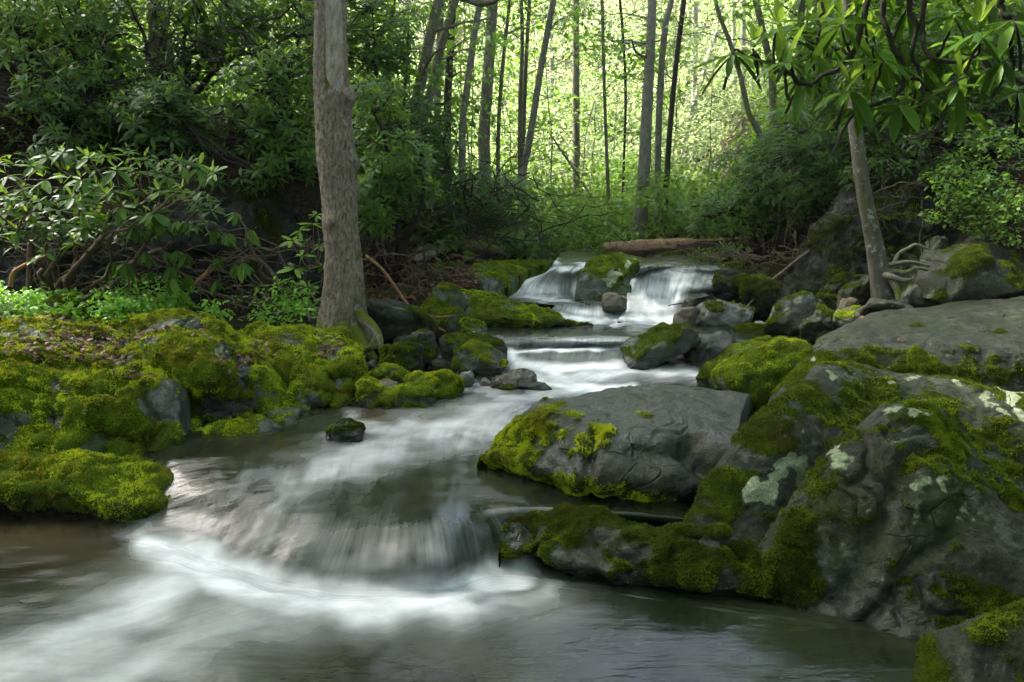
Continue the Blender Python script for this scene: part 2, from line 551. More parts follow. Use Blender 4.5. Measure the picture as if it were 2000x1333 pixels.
def ground_z(x, y):
    x = np.asarray(x, float); y = np.asarray(y, float)
    wz = ip(y, WY, WZ)
    xl = ip(y, [0, 3.6, 4.0, 4.5, 5.2, 6.2, 7, 8, 9, 10, 14, 20], [-5, -5, -2.2, -1.75, -1.1, -1.0, -.7, 0, -.25, -.1, .3, .5])
    xr = ip(y, [0, 2.5, 3.1, 3.5, 4.8, 6.2, 7, 8, 8.6, 10, 14, 20], [3, 1.7, 1.0, .9, 1.25, 1.8, 2.5, 2.1, 2.2, 1.7, 1.5, 1.2])
    inside = (x > xl) & (x < xr)
    edge = np.minimum(sstep(0, .35, xl - x + .0) + sstep(0, .35, x - xr), 1)
    benchL = ip(y, [0, 3.6, 4.5, 5.5, 6.3, 6.6, 8, 10], [-.1, -.1, .0, .2, .6, .66, .85, 1.15])
    benchR = ip(y, [0, 3, 4, 5, 6, 7, 8, 10], [-.1, -.1, .1, .35, .42, .6, .8, 1.15])
    bench = np.where(x < (xl + xr) / 2, benchL, benchR)
    bench = np.where(y > 10, wz + .08, bench)
    z = (wz - .22) * (1 - edge) + np.maximum(bench, wz - .22) * edge
    yl = np.array([-20, 5.6, 6.6, 7.2, 7.5, 7.8, 8.8, 11, 14, 20, 40, 100]); xwl = np.array([-30, -16, -8, -3.6, -1.7, -1.25, -.95, -1.1, -1.5, -3, -5, -8])
    xw = ip(y, yl, xwl); sl = (ip(y + .2, yl, xwl) - ip(y - .2, yl, xwl)) / .4
    s = np.maximum(xw - x, 0) / np.sqrt(1 + sl * sl)
    z = z + .8 * sstep(0, .8, s) + .34 * np.minimum(np.maximum(s - .3, 0), 14)
    yr = np.array([-20, 5, 6, 7, 8, 9, 12, 20, 40, 100]); xwr = np.array([12, 7, 5.0, 3.9, 3.3, 3.0, 3.0, 4.5, 7, 10])
    xw = ip(y, yr, xwr); sl = (ip(y + .2, yr, xwr) - ip(y - .2, yr, xwr)) / .4
    s = np.maximum(x - xw, 0) / np.sqrt(1 + sl * sl)
    z = z + 1.3 * sstep(0, 1.1, s) + .5 * np.minimum(np.maximum(s - .3, 0), 14)
    return z


def gz1(x, y): return float(ground_z(np.array([x]), np.array([y]))[0])


def build_ground():
    def axis(a, b, n, c, k):
        u = np.linspace(-1, 1, n)
        s = np.sinh(k * u) / np.sinh(k)
        return np.where(s < 0, c + s * (c - a), c + s * (b - c))
    xs = axis(-70, 70, 190, 0.0, 4.2)
    ys = axis(-25, 110, 210, 7.0, 4.2)
    X, Y = np.meshgrid(xs, ys)
    x, y = X.ravel(), Y.ravel()
    P = np.stack([x, y, np.zeros_like(x)], 1)
    z = ground_z(x, y)
    amp = sstep(4, 30, y) * 0.6 + .05
    z = z + fbm(P * .45, 4, 3) * amp + fbm(P * 3.1, 3, 9) * .05
    V = np.stack([x, y, z], 1)
    me = new_mesh('ground', V, grid_quads(len(xs), len(ys)), mat=M['ground'])
    o = link('ground', me)
    tag(o, kind='structure')


build_ground()


# ================================================================== ROCKS
def W(px, py, z): return PZ(px, py, z)


def to_world(row):
    return np.array([p if isinstance(p, np.ndarray) else PD(*p) for p in row])


def moss_tufts(V, F, m, n, L, parent, mat, seed=1, name='moss'):
    """short sprigs on the mossy faces, one joined stuff part"""
    r = np.random.default_rng(seed)
    if F.shape[1] == 4:
        F = np.vstack([F[:, [0, 1, 2]], F[:, [0, 2, 3]]])
    a = np.linalg.norm(np.cross(V[F[:, 1]] - V[F[:, 0]], V[F[:, 2]] - V[F[:, 0]]), axis=1)
    fm = m[F].mean(1)
    wgt = a * np.clip(fm - .2, 0, 1)
    # what the camera can see at all: faces turned away are left bare
    nrm = np.cross(V[F[:, 1]] - V[F[:, 0]], V[F[:, 2]] - V[F[:, 0]])
    c = V[F].mean(1) - np.array([0, 0, CZ])
    wgt = wgt * np.where((nrm * c).sum(1) < 0.25 * np.linalg.norm(nrm, axis=1) * np.linalg.norm(c, axis=1), 1.0, 0.02)
    if wgt.sum() <= 0: return
    k = r.choice(len(F), n, p=wgt / wgt.sum())
    u, v = r.random(n), r.random(n)
    sw = u + v > 1; u[sw] = 1 - u[sw]; v[sw] = 1 - v[sw]
    p = V[F[k, 0]] * (1 - u - v)[:, None] + V[F[k, 1]] * u[:, None] + V[F[k, 2]] * v[:, None]
    nn = nrm[k] / (np.linalg.norm(nrm[k], axis=1, keepdims=True) + 1e-12)
    d = nn * .8 + r.normal(0, .5, (n, 3)) + np.array([0, 0, .25])
    d /= np.linalg.norm(d, axis=1, keepdims=True)
    s = np.cross(d, r.normal(0, 1, (n, 3))); s /= np.linalg.norm(s, axis=1, keepdims=True) + 1e-9
    ln = L * r.uniform(.5, 1.3, n)[:, None] * (0.6 + .8 * np.clip(fbm(p * 14, 2, seed), -.4, .6))[:, None]
    wd = ln * .28
    b = p - nn * L * .15
    T = np.stack([b - s * wd, b + s * wd, b + d * ln], 1).reshape(-1, 3)
    tri = np.arange(3 * n).reshape(-1, 3)
    var = np.clip(.60 + 1.0 * fbm(p * 2.6, 3, seed + 3) + .6 * fbm(p * 11.0, 2, seed + 8) + r.normal(0, .15, n), 0, 1)
    me = new_mesh(name, T, tris=tri, mat=mat, attrs={'var': np.repeat(var, 3)}, smooth=False)
    o = link(name, me, parent)
    tag(o, kind='stuff')


def moss_mask(V, N, bias, slope=.5, amp=.9, sc=2.2, seed=0, water=None, band=.05):
    m = bias + slope * (N[:, 2] - .4) + amp * fbm(V * sc, 4, seed + 50, .6)
    m = sstep(.25, .75, m)
    if water is not None:
        m = m * sstep(water + .0, water + band, V[:, 2] + .03 * noise(V * 14, seed))
    return m


def paint(V, blobs, seed=0, warp=.5):
    """blobs (px,py,rx,ry,strength) laid onto surface points by where they sit on the rock"""
    u, v = project(V)
    w1 = fbm(V * 7, 3, seed + 5); w2 = fbm(V * 7 + 9, 3, seed + 6)
    f = np.zeros(len(V))
    for (cx, cy_, rx, ry, s) in blobs:
        q = ((u + w1 * rx * warp * 2 - cx) / rx) ** 2 + ((v + w2 * ry * warp * 2 - cy_) / ry) ** 2
        f = np.maximum(f, s * np.clip(1.25 - q, 0, 1))
    return f


def loft_rock(name, label, rows, nu=150, nv=110, mat='rock', bias=.45, slope=.5, amp=.9, msc=2.2, disp=.04, dsc=2.2,
              rough=.012, seed=0, water=None, band=.05, wet=0.0, wet_top=0.0, lichen=(), mossblobs=(), bareblobs=(), wetblobs=(),
              tufts=20000, tl=.013, tmat='moss_dark', puff=.02, facet=0.0, dents=()):
    R = np.array([resample(to_world(r), nu) for r in rows])
    L = np.concatenate([[0], np.cumsum(np.linalg.norm(np.diff(R, axis=0), axis=2).mean(1))])
    t = np.interp(np.linspace(0, L[-1], nv), L, np.arange(len(rows)))
    G = cr(R.reshape(len(rows), -1), t).reshape(nv, nu, 3)
    Q = grid_quads(nu, nv)
    V = G.reshape(-1, 3)
    N = vnormals(V, Q)
    big = fbm(V * dsc, 3, seed + 11)
    V = V + N * (big * disp)[:, None]
    if facet:
        # cracks and steps: terraces along a tilted bedding direction
        ax = np.array([.25, -.35, .9]); h = V @ ax * 9 + 2.2 * fbm(V * 1.7, 3, seed + 21)
        st = np.abs(h - np.round(h))
        V = V - N * (facet * sstep(.16, .0, st) * sstep(-.1, .25, fbm(V * 2.3, 2, seed + 33)))[:, None]
    if dents:
        u, v = project(V)
        u = u + 10 * fbm(V * 6, 3, seed + 91); v = v + 10 * fbm(V * 6 + 5, 3, seed + 92)
        for (pts, wd, dep) in dents:
            best = np.zeros(len(V))
            for a, b in zip(np.array(pts[:-1], float), np.array(pts[1:], float)):
                e = b - a
                q = np.clip(((u - a[0]) * e[0] + (v - a[1]) * e[1]) / (e @ e), 0, 1)
                best = np.maximum(best, np.exp(-(np.hypot(u - a[0] - q * e[0], v - a[1] - q * e[1]) / wd) ** 2))
            V = V - N * (dep * best)[:, None]
    V = V + N * (fbm(V * 11, 5, seed + 31, .66) * rough)[:, None]
    N = vnormals(V, Q)
    m = moss_mask(V, N, bias, slope, amp, msc, seed, water, band)
    if mossblobs: m = np.maximum(m, paint(V, mossblobs, seed))
    if bareblobs: m = m * (1 - np.clip(paint(V, bareblobs, seed + 2), 0, 1))
    V = V + N * (m * (puff * .5 + puff * np.clip(.35 + fbm(V * 9, 3, seed + 41), 0, 2)))[:, None]
    lic = paint(V, lichen, seed + 3, .7) if len(lichen) else np.zeros(len(V))
    m = m * (1 - np.clip(lic * 1.6, 0, 1))
    N = vnormals(V, Q)
    we = np.full(len(V), wet)
    if water is not None: we = np.maximum(we, sstep(water + .15, water + .02, V[:, 2] + .05 * noise(V * 6, seed)))
    we = np.maximum(we, wet_top * sstep(.75, .95, N[:, 2]))
    if wetblobs: we = np.maximum(we, paint(V, wetblobs, seed + 4))
    # skirt down into the ground all round
    Gd = V.reshape(nv, nu, 3)
    Gp = np.pad(Gd, ((1, 1), (1, 1), (0, 0)), mode='edge')
    for sl in (np.s_[0, :], np.s_[-1, :], np.s_[:, 0], np.s_[:, -1]):
        Gp[sl][..., 2] -= .45
    pad = lambda a: np.pad(a.reshape(nv, nu), 1, mode='edge').ravel()
    Vp = Gp.reshape(-1, 3); Qp = grid_quads(nu + 2, nv + 2)
    mp = pad(m)
    base = np.array([Vp[:, 0].mean(), Vp[:, 1].mean(), Vp[:, 2].min()])
    o = top_mesh(name, Vp, base, label, 'rock', mat=M[mat], quads=Qp, attrs={'moss': mp, 'lichen': pad(lic), 'wet': pad(we)})
    if tufts:
        moss_tufts(V, Q, m, tufts, tl, o, M[tmat], seed + 60)
    return o


# ---- left bank: mossy bedrock in four blocks -------------------------------------------------
loft_rock('mossy_ledge', 'low green moss cushion dipping into the dark pool at lower left', [
    [W(-120, 985, -.1), W(0, 1000, -.06), W(100, 1010, -.06), W(190, 1033, -.06), W(290, 1040, -.06), W(355, 1005, -.03), W(398, 955, .0)],
    [(-120, 955, 3.92), (0, 960, 3.92), (100, 962, 3.88), (190, 985, 3.78), (290, 985, 3.82), (360, 965, 4.05), (402, 945, 4.35)],
    [(-120, 910, 4.08), (0, 915, 4.08), (100, 915, 4.05), (190, 928, 4.02), (280, 925, 4.08), (350, 925, 4.22), (396, 935, 4.42)],
    [(-120, 880, 4.25), (0, 885, 4.25), (100, 888, 4.25), (190, 900, 4.28), (280, 905, 4.33), (340, 912, 4.40), (385, 930, 4.50)],
    [(-120, 870, 4.6), (0, 870, 4.6), (100, 870, 4.6), (200, 885, 4.6), (280, 900, 4.6), (330, 912, 4.6), (370, 930, 4.62)]],
    mat='rock_green', bias=.88, slope=.3, amp=.75, facet=.03, seed=1, water=0.0, band=.03, disp=.07, dsc=3.0, tufts=46000, tl=.020, tmat='moss_green', puff=.02)

loft_rock('mossy_ledge', 'large moss-covered bedrock block at the left edge with a steep green end', [
    [(-140, 925, 4.22), (0, 925, 4.25), (110, 925, 4.28), (230, 925, 4.36), (300, 905, 4.45), (350, 892, 4.52), (372, 880, 4.62)],
    [(-140, 870, 4.30), (0, 865, 4.33), (110, 860, 4.36), (230, 855, 4.42), (300, 850, 4.50), (350, 845, 4.55), (374, 840, 4.68)],
    [(-140, 790, 4.42), (0, 785, 4.45), (110, 785, 4.48), (230, 785, 4.50), (300, 790, 4.55), (345, 795, 4.60), (372, 800, 4.75)],
    [(-140, 725, 4.65), (0, 725, 4.68), (110, 735, 4.70), (220, 742, 4.70), (290, 745, 4.72), (335, 758, 4.76), (362, 775, 4.88)],
    [(-140, 690, 5.0), (0, 690, 5.05), (110, 700, 5.05), (220, 712, 5.05), (290, 720, 5.05), (340, 735, 5.05), (370, 752, 5.1)],
    [(-140, 650, 5.6), (0, 652, 5.6), (110, 655, 5.6), (220, 665, 5.6), (290, 680, 5.55), (350, 700, 5.5), (385, 725, 5.4)],
    [(-140, 618, 6.3), (0, 620, 6.3), (110, 618, 6.35), (220, 618, 6.35), (290, 635, 6.2), (350, 660, 6.1), (390, 700, 5.9)]],
    nu=190, nv=170, mat='rock_green', bias=.86, slope=.05, amp=1.0, seed=2, dents=[([(285, 770), (300, 830), (290, 890)], 12, .07), ([(0, 755), (120, 770), (230, 775)], 8, .05), ([(110, 800), (105, 860)], 14, .05), ([(0, 700), (90, 712), (180, 720)], 8, .05), ([(230, 690), (330, 715)], 8, .06), ([(180, 840), (260, 860)], 10, .05)], facet=.05, disp=.09, dsc=2.3, tufts=95000, tl=.024, tmat='moss_green', puff=.022,
    bareblobs=[(150, 672, 80, 16, .9), (60, 655, 50, 10, .9), (230, 705, 60, 14, .9), (108, 820, 18, 30, .9), (20, 612, 70, 14, 1), (170, 625, 60, 9, 1), (110, 760, 30, 14, .8)])

loft_rock('mossy_ledge', 'middle bank rock with an olive moss dome and a bright green slope into the stream', [
    [W(355, 872, .14), W(415, 872, .14), W(470, 869, .15), W(525, 867, .16), W(572, 858, .16), W(592, 838, .18), W(604, 815, .18)],
    [(358, 848, 4.75), (415, 852, 4.72), (470, 847, 4.68), (525, 830, 4.74), (570, 820, 4.86), (594, 805, 5.0), (606, 790, 5.1)],
    [(355, 812, 5.05), (410, 820, 5.05), (460, 815, 4.98), (510, 790, 4.90), (560, 775, 5.02), (594, 765, 5.12), (608, 758, 5.2)],
    [(345, 780, 5.08), (400, 788, 5.02), (455, 782, 4.98), (500, 752, 5.0), (545, 735, 5.16), (590, 722, 5.28), (612, 730, 5.32)],
    [(325, 738, 5.0), (380, 742, 4.84), (445, 730, 4.88), (490, 715, 5.12), (540, 705, 5.32), (588, 695, 5.42), (614, 705, 5.46)],
    [(290, 692, 5.02), (360, 685, 5.02), (430, 675, 5.08), (480, 685, 5.36), (535, 680, 5.55), (590, 675, 5.62), (620, 685, 5.62)],
    [(270, 655, 5.35), (340, 640, 5.38), (415, 645, 5.40), (470, 665, 5.6), (530, 658, 5.85), (590, 655, 5.9), (625, 668, 5.9)],
    [(255, 625, 6.0), (340, 618, 5.95), (415, 630, 5.95), (470, 645, 6.1), (530, 640, 6.3), (590, 640, 6.35), (630, 650, 6.3)]],
    nu=170, nv=170, mat='rock_green', bias=.86, slope=.1, amp=.95, seed=3, dents=[([(455, 690), (478, 740), (500, 800)], 10, .06), ([(535, 690), (550, 740), (590, 790)], 9, .06), ([(400, 700), (440, 705)], 8, .03), ([(510, 780), (540, 840)], 10, .04)], facet=.05, disp=.08, dsc=2.4, tufts=72000, tl=.023, tmat='moss_green', puff=.022,
    water=.16, band=.02, bareblobs=[(470, 735, 22, 42, 1), (430, 690, 16, 22, .9), (475, 700, 30, 12, .9), (560, 665, 30, 10, .8), (430, 800, 70, 22, 1), (590, 680, 14, 20, .9)],
    lichen=[(428, 688, 10, 20, .8)])

loft_rock('mossy_ledge', 'upright green moss block in front of the dead trunk', [
    [W(592, 822, .17), W(620, 815, .17), W(650, 812, .18), W(680, 803, .18), W(700, 797, .2), W(712, 780, .2)],
    [(592, 780, 5.12), (620, 780, 5.12), (650, 782, 5.14), (678, 780, 5.18), (698, 775, 5.24), (710, 768, 5.4)],
    [(592, 740, 5.22), (622, 740, 5.22), (650, 742, 5.22), (676, 742, 5.24), (696, 740, 5.30), (706, 738, 5.5)],
    [(592, 705, 5.36), (625, 702, 5.36), (652, 700, 5.34), (676, 698, 5.34), (694, 703, 5.40), (704, 712, 5.6)],
    [(592, 682, 5.6), (625, 678, 5.6), (652, 676, 5.56), (676, 680, 5.55), (692, 690, 5.58), (702, 698, 5.7)],
    [(592, 660, 6.0), (625, 655, 6.0), (655, 655, 6.0), (680, 662, 6.0), (695, 672, 6.0), (705, 680, 6.0)]],
    nu=100, nv=110, mat='rock_green', bias=.86, slope=.1, amp=.95, facet=.04, dents=[([(640, 700), (652, 740), (648, 800)], 8, .06), ([(600, 760), (690, 765)], 7, .06), ([(670, 730), (690, 740)], 8, .05)], seed=4, disp=.06, dsc=3.4, tufts=34000, tl=.019, tmat='moss_green', puff=.03,
    water=.18, band=.02, bareblobs=[(650, 690, 18, 16, 1), (632, 675, 16, 10, .9), (660, 750, 20, 22, .8)], lichen=[(645, 695, 8, 10, .7)])

# ---- right bank boulders ---------------------------------------------------------------------
loft_rock('boulder', 'nearest big dark boulder at right with a pointed lichen-spotted crest', [
    [W(1478, 1165, -.05), W(1550, 1205, -.05), (1640, 1225, 2.80), (1740, 1245, 2.72), (1840, 1265, 2.66), (1950, 1290, 2.6), (2120, 1320, 2.55)],
    [(1476, 1120, 3.06), (1540, 1130, 2.98), (1640, 1130, 2.90), (1740, 1140, 2.82), (1840, 1160, 2.76), (1950, 1180, 2.72), (2120, 1210, 2.66)],
    [(1482, 1070, 3.12), (1545, 1040, 3.06), (1640, 1010, 3.02), (1740, 1010, 2.95), (1840, 1040, 2.90), (1950, 1070, 2.86), (2120, 1100, 2.8)],
    [(1490, 1045, 3.18), (1555, 970, 3.16), (1650, 900, 3.18), (1740, 880, 3.16), (1830, 905, 3.12), (1940, 970, 3.08), (2120, 1040, 3.0)],
    [(1502, 1028, 3.24), (1562, 950, 3.26), (1640, 868, 3.34), (1725, 812, 3.42), (1800, 800, 3.45), (1900, 860, 3.40), (2120, 990, 3.3)],
    [(1512, 1028, 3.30), (1572, 952, 3.34), (1648, 870, 3.42), (1728, 812, 3.52), (1800, 802, 3.55), (1893, 855, 3.50), (2120, 988, 3.4)],
    [(1520, 1110, 3.36), (1585, 1060, 3.40), (1656, 990, 3.48), (1733, 940, 3.58), (1800, 930, 3.62), (1890, 970, 3.58), (2120, 1080, 3.5)]],
    nu=210, nv=200, mat='rock', bias=.26, slope=.3, amp=1.0, msc=2.6, seed=11, dents=[([(1795, 880), (1745, 960), (1705, 1060), (1640, 1165)], 20, .045), ([(1690, 928), (1655, 945)], 10, .03), ([(1860, 1040), (1770, 1110), (1690, 1215)], 16, .035), ([(1740, 985), (1790, 990)], 10, -.02), ([(1620, 1000), (1600, 1060)], 30, -.02)], disp=.035, dsc=2.6, rough=.010, facet=.022,
    water=0.0, tufts=60000, tl=.016, tmat='moss_dark', puff=.010, wetblobs=[(1600, 1150, 160, 90, .5)],
    mossblobs=[(1530, 1120, 75, 75, .9), (1560, 1040, 60, 60, .8), (1850, 870, 90, 50, .9), (1600, 960, 40, 60, .55), (1660, 1010, 60, 30, .4), (1900, 950, 60, 40, .5)],
    lichen=[(1625, 905, 26, 34, .75), (1780, 806, 40, 12, .6), (1800, 950, 22, 26, .55), (1690, 1000, 12, 14, .5), (1840, 945, 18, 22, .55), (1760, 860, 26, 14, .45), (1880, 1000, 30, 26, .4), (1720, 1120, 20, 24, .4), (1650, 1060, 14, 20, .4), (1800, 1010, 14, 24, .45)])

loft_rock('boulder', 'long sloping boulder with a big pale lichen patch behind the nearest one', [
    [W(1320, 1050, .12), (1400, 1070, 3.22), (1500, 1090, 3.20), (1620, 1110, 3.31), (1800, 1120, 3.44), (2140, 1120, 3.44)],
    [(1330, 1028, 3.28), (1410, 1015, 3.30), (1510, 985, 3.40), (1640, 970, 3.71), (1800, 980, 3.86), (2140, 1000, 3.86)],
    [(1345, 1000, 3.36), (1425, 950, 3.44), (1530, 885, 3.61), (1650, 840, 3.98), (1800, 830, 4.16), (2140, 880, 4.06)],
    [(1362, 962, 3.46), (1440, 880, 3.62), (1540, 792, 3.94), (1640, 745, 4.29), (1800, 762, 4.41), (1940, 785, 4.36), (2140, 835, 4.26)],
    [(1375, 945, 3.56), (1452, 852, 3.76), (1545, 762, 4.11), (1625, 718, 4.44), (1780, 733, 4.61), (1930, 757, 4.56), (2140, 810, 4.46)],
    [(1395, 935, 3.72), (1465, 845, 3.95), (1550, 760, 4.30), (1630, 722, 4.68), (1780, 738, 4.81), (1930, 762, 4.76), (2140, 815, 4.66)],
    [(1420, 990, 3.90), (1480, 900, 4.10), (1560, 820, 4.46), (1640, 790, 4.89), (1780, 800, 4.96), (1930, 820, 4.96), (2140, 860, 4.86)]],
    nu=200, nv=180, mat='rock', bias=.55, slope=.2, amp=.9, msc=2.4, seed=12, disp=.03, dsc=2.0, rough=.009, facet=.01,
    tufts=60000, tl=.016, tmat='moss_dark', puff=.010,
    mossblobs=[(1420, 960, 55, 50, .9), (1700, 780, 120, 26, .6), (1480, 850, 45, 45, .7)],
    lichen=[(1510, 935, 42, 46, .95), (1555, 905, 24, 40, .85), (1480, 965, 28, 20, .8), (1565, 890, 18, 16, .7), (1975, 780, 34, 34, .85), (1620, 728, 24, 12, .7), (1780, 735, 18, 10, .6), (1740, 745, 10, 14, .6), (1930, 790, 16, 24, .6), (1570, 845, 10, 12, .5), (1865, 745, 12, 8, .6)])

loft_rock('slab_rock', 'broad flat-topped grey slab with a mossy front behind the right boulders', [
    [(1470, 845, 4.47), (1540, 830, 4.52), (1620, 810, 4.62), (1750, 800, 4.67), (1900, 810, 4.67), (2200, 840, 4.62)],
    [(1490, 800, 4.62), (1555, 765, 4.66), (1630, 745, 4.72), (1750, 750, 4.74), (1900, 765, 4.74), (2200, 790, 4.72)],
    [(1520, 752, 4.82), (1575, 712, 4.82), (1640, 695, 4.82), (1760, 705, 4.82), (1900, 712, 4.82), (2200, 735, 4.82)],
    [(1560, 705, 5.02), (1600, 672, 5.00), (1650, 660, 4.98), (1770, 668, 4.96), (1900, 672, 4.94), (2200, 690, 4.92)],
    [(1590, 680, 5.22), (1625, 648, 5.22), (1680, 640, 5.22), (1780, 642, 5.22), (1900, 642, 5.22), (2200, 650, 5.22)],
    [(1610, 668, 5.52), (1660, 632, 5.52), (1710, 622, 5.62), (1800, 618, 5.62), (1910, 612, 5.62), (2200, 610, 5.62)],
    [(1625, 660, 5.92), (1690, 622, 5.92), (1760, 606, 6.02), (1840, 597, 6.12), (1920, 585, 6.22), (2200, 560, 6.22)],
    [(1650, 690, 6.32), (1710, 650, 6.42), (1780, 640, 6.42), (1860, 620, 6.52), (1940, 610, 6.62), (2200, 590, 6.62)]],
    nu=190, nv=160, mat='rock', bias=.5, slope=-1.0, amp=.7, msc=2.4, seed=13, disp=.025, dsc=2.2, rough=.006, facet=.006, wet=.05,
    tufts=52000, tl=.017, tmat='moss_dark', puff=.016,
    mossblobs=[(1600, 720, 60, 34, .8), (1820, 715, 160, 30, .85), (1700, 690, 60, 14, .6)],
    bareblobs=[(1800, 610, 190, 30, 1)], lichen=[(1590, 702, 8, 8, .6)])

loft_rock('flat_rock', 'wide flat wet grey rock in midstream with a mossy left shoulder', [
    [W(925, 915, .14), W(985, 940, .12), W(1060, 962, .12), W(1150, 990, .12), W(1260, 1000, .12), W(1350, 1005, .12), W(1440, 1000, .12)],
    [(938, 895, 3.96), (1000, 905, 3.80), (1070, 925, 3.62), (1160, 945, 3.50), (1260, 950, 3.48), (1350, 950, 3.5), (1440, 945, 3.5)],
    [(960, 868, 4.02), (1020, 865, 3.88), (1085, 878, 3.72), (1165, 890, 3.58), (1260, 885, 3.58), (1350, 885, 3.6), (1440, 890, 3.6)],
    [(990, 835, 4.12), (1035, 820, 4.0), (1095, 825, 3.88), (1170, 838, 3.76), (1265, 842, 3.72), (1355, 842, 3.75), (1440, 850, 3.75)],
    [(1015, 812, 4.25), (1052, 796, 4.2), (1105, 800, 4.12), (1180, 812, 4.02), (1270, 818, 3.95), (1360, 820, 3.95), (1445, 830, 3.95)],
    [(1040, 798, 4.45), (1075, 785, 4.45), (1125, 782, 4.4), (1190, 782, 4.38), (1275, 784, 4.35), (1365, 790, 4.3), (1450, 800, 4.25)],
    [(1080, 788, 4.7), (1115, 774, 4.75), (1160, 764, 4.8), (1215, 754, 4.85), (1285, 752, 4.85), (1375, 758, 4.8), (1465, 775, 4.7)],
    [(1110, 800, 4.9), (1140, 790, 4.95), (1180, 780, 5.0), (1230, 775, 5.05), (1295, 770, 5.05), (1385, 775, 5.0), (1475, 790, 4.9)]],
    nu=190, nv=170, mat='rock', bias=.14, slope=-.5, amp=.8, msc=2.6, seed=14, dents=[([(1345, 870), (1375, 905), (1400, 935)], 26, .12), ([(1165, 850), (1150, 900), (1150, 970)], 13, .05), ([(1100, 890), (1110, 930)], 22, .035), ([(1230, 880), (1310, 885)], 18, .03)], disp=.025, dsc=3.0, rough=.007, facet=.008,
    water=.2, band=.05, wet=.25, wet_top=.55, tufts=42000, tl=.017, tmat='moss_green', puff=.018,
    mossblobs=[(990, 870, 55, 60, 1), (1060, 830, 60, 30, 1), (1180, 850, 26, 34, .8), (1010, 905, 40, 20, .8), (1140, 870, 20, 26, .6), (1270, 970, 60, 14, .8), (1100, 800, 40, 12, .5)],
    bareblobs=[(1280, 790, 190, 40, 1), (1290, 900, 110, 40, 1), (1100, 900, 45, 30, .9)], wetblobs=[(1110, 905, 60, 40, .9), (1270, 865, 90, 40, .9)])

loft_rock('low_rock', 'low mossy rock ledge with wet hollows below the flat midstream rock', [
    [W(975, 1095, -.05), W(1060, 1110, -.05), W(1140, 1135, -.06), W(1240, 1160, -.06), W(1340, 1175, -.06), W(1430, 1182, -.06), W(1515, 1190, -.06)],
    [(978, 1070, 3.28), (1060, 1085, 3.2), (1140, 1110, 3.12), (1240, 1128, 3.06), (1340, 1135, 3.02), (1430, 1140, 3.0), (1515, 1150, 2.96)],
    [(982, 1045, 3.36), (1060, 1050, 3.28), (1140, 1065, 3.20), (1240, 1080, 3.12), (1340, 1085, 3.08), (1430, 1095, 3.05), (1515, 1110, 3.0)],
    [(992, 1028, 3.42), (1065, 1030, 3.36), (1140, 1038, 3.28), (1240, 1052, 3.2), (1340, 1058, 3.14), (1430, 1068, 3.1), (1515, 1085, 3.08)],
    [(1010, 1018, 3.5), (1075, 1012, 3.46), (1145, 1015, 3.40), (1240, 1030, 3.30), (1340, 1040, 3.22), (1430, 1052, 3.18), (1510, 1070, 3.15)],
    [(1030, 1020, 3.58), (1090, 1012, 3.55), (1155, 1012, 3.5), (1240, 1028, 3.40), (1340, 1045, 3.32), (1430, 1060, 3.26), (1510, 1078, 3.22)]],
    nu=190, nv=100, mat='rock', bias=.62, slope=.1, amp=.9, msc=3.0, seed=15, dents=[([(1170, 1060), (1210, 1085), (1250, 1110)], 18, .05), ([(1035, 1030), (1045, 1090)], 14, .06), ([(1420, 1060), (1445, 1085)], 12, .08), ([(1300, 1100), (1330, 1150)], 14, .03)], disp=.045, dsc=4.2, rough=.010, facet=.012,
    water=0.02, band=.03, wet=.4, tufts=48000, tl=.015, tmat='moss_dark', puff=.018,
    bareblobs=[(1230, 1085, 50, 22, 1), (1010, 1055, 40, 30, 1), (1390, 1055, 60, 14, .9), (1240, 1130, 30, 12, .7)], wetblobs=[(1230, 1085, 55, 25, 1), (1010, 1055, 45, 30, 1), (1390, 1050, 60, 16, .8)])

loft_rock('boulder', 'mossy rock cut off by the bottom right corner', [
    [(1780, 1400, 2.22), (1830, 1420, 2.15), (1920, 1430, 2.1), (2150, 1450, 2.1)],
    [(1782, 1330, 2.30), (1835, 1330, 2.25), (1920, 1330, 2.2), (2150, 1330, 2.2)],
    [(1788, 1275, 2.36), (1840, 1260, 2.34), (1920, 1240, 2.30), (2150, 1230, 2.28)],
    [(1800, 1250, 2.42), (1850, 1224, 2.42), (1930, 1196, 2.40), (2150, 1165, 2.38)],
    [(1815, 1250, 2.5), (1860, 1222, 2.52), (1935, 1195, 2.52), (2150, 1160, 2.5)],
    [(1830, 1290, 2.6), (1875, 1260, 2.62), (1945, 1230, 2.62), (2150, 1200, 2.6)]],
    nu=110, nv=100, mat='rock', bias=.35, slope=.2, amp=.9, msc=3, seed=16, disp=.03, dsc=3.5, tufts=16000, tl=.010, puff=.012,
    mossblobs=[(1810, 1290, 40, 50, 1)])

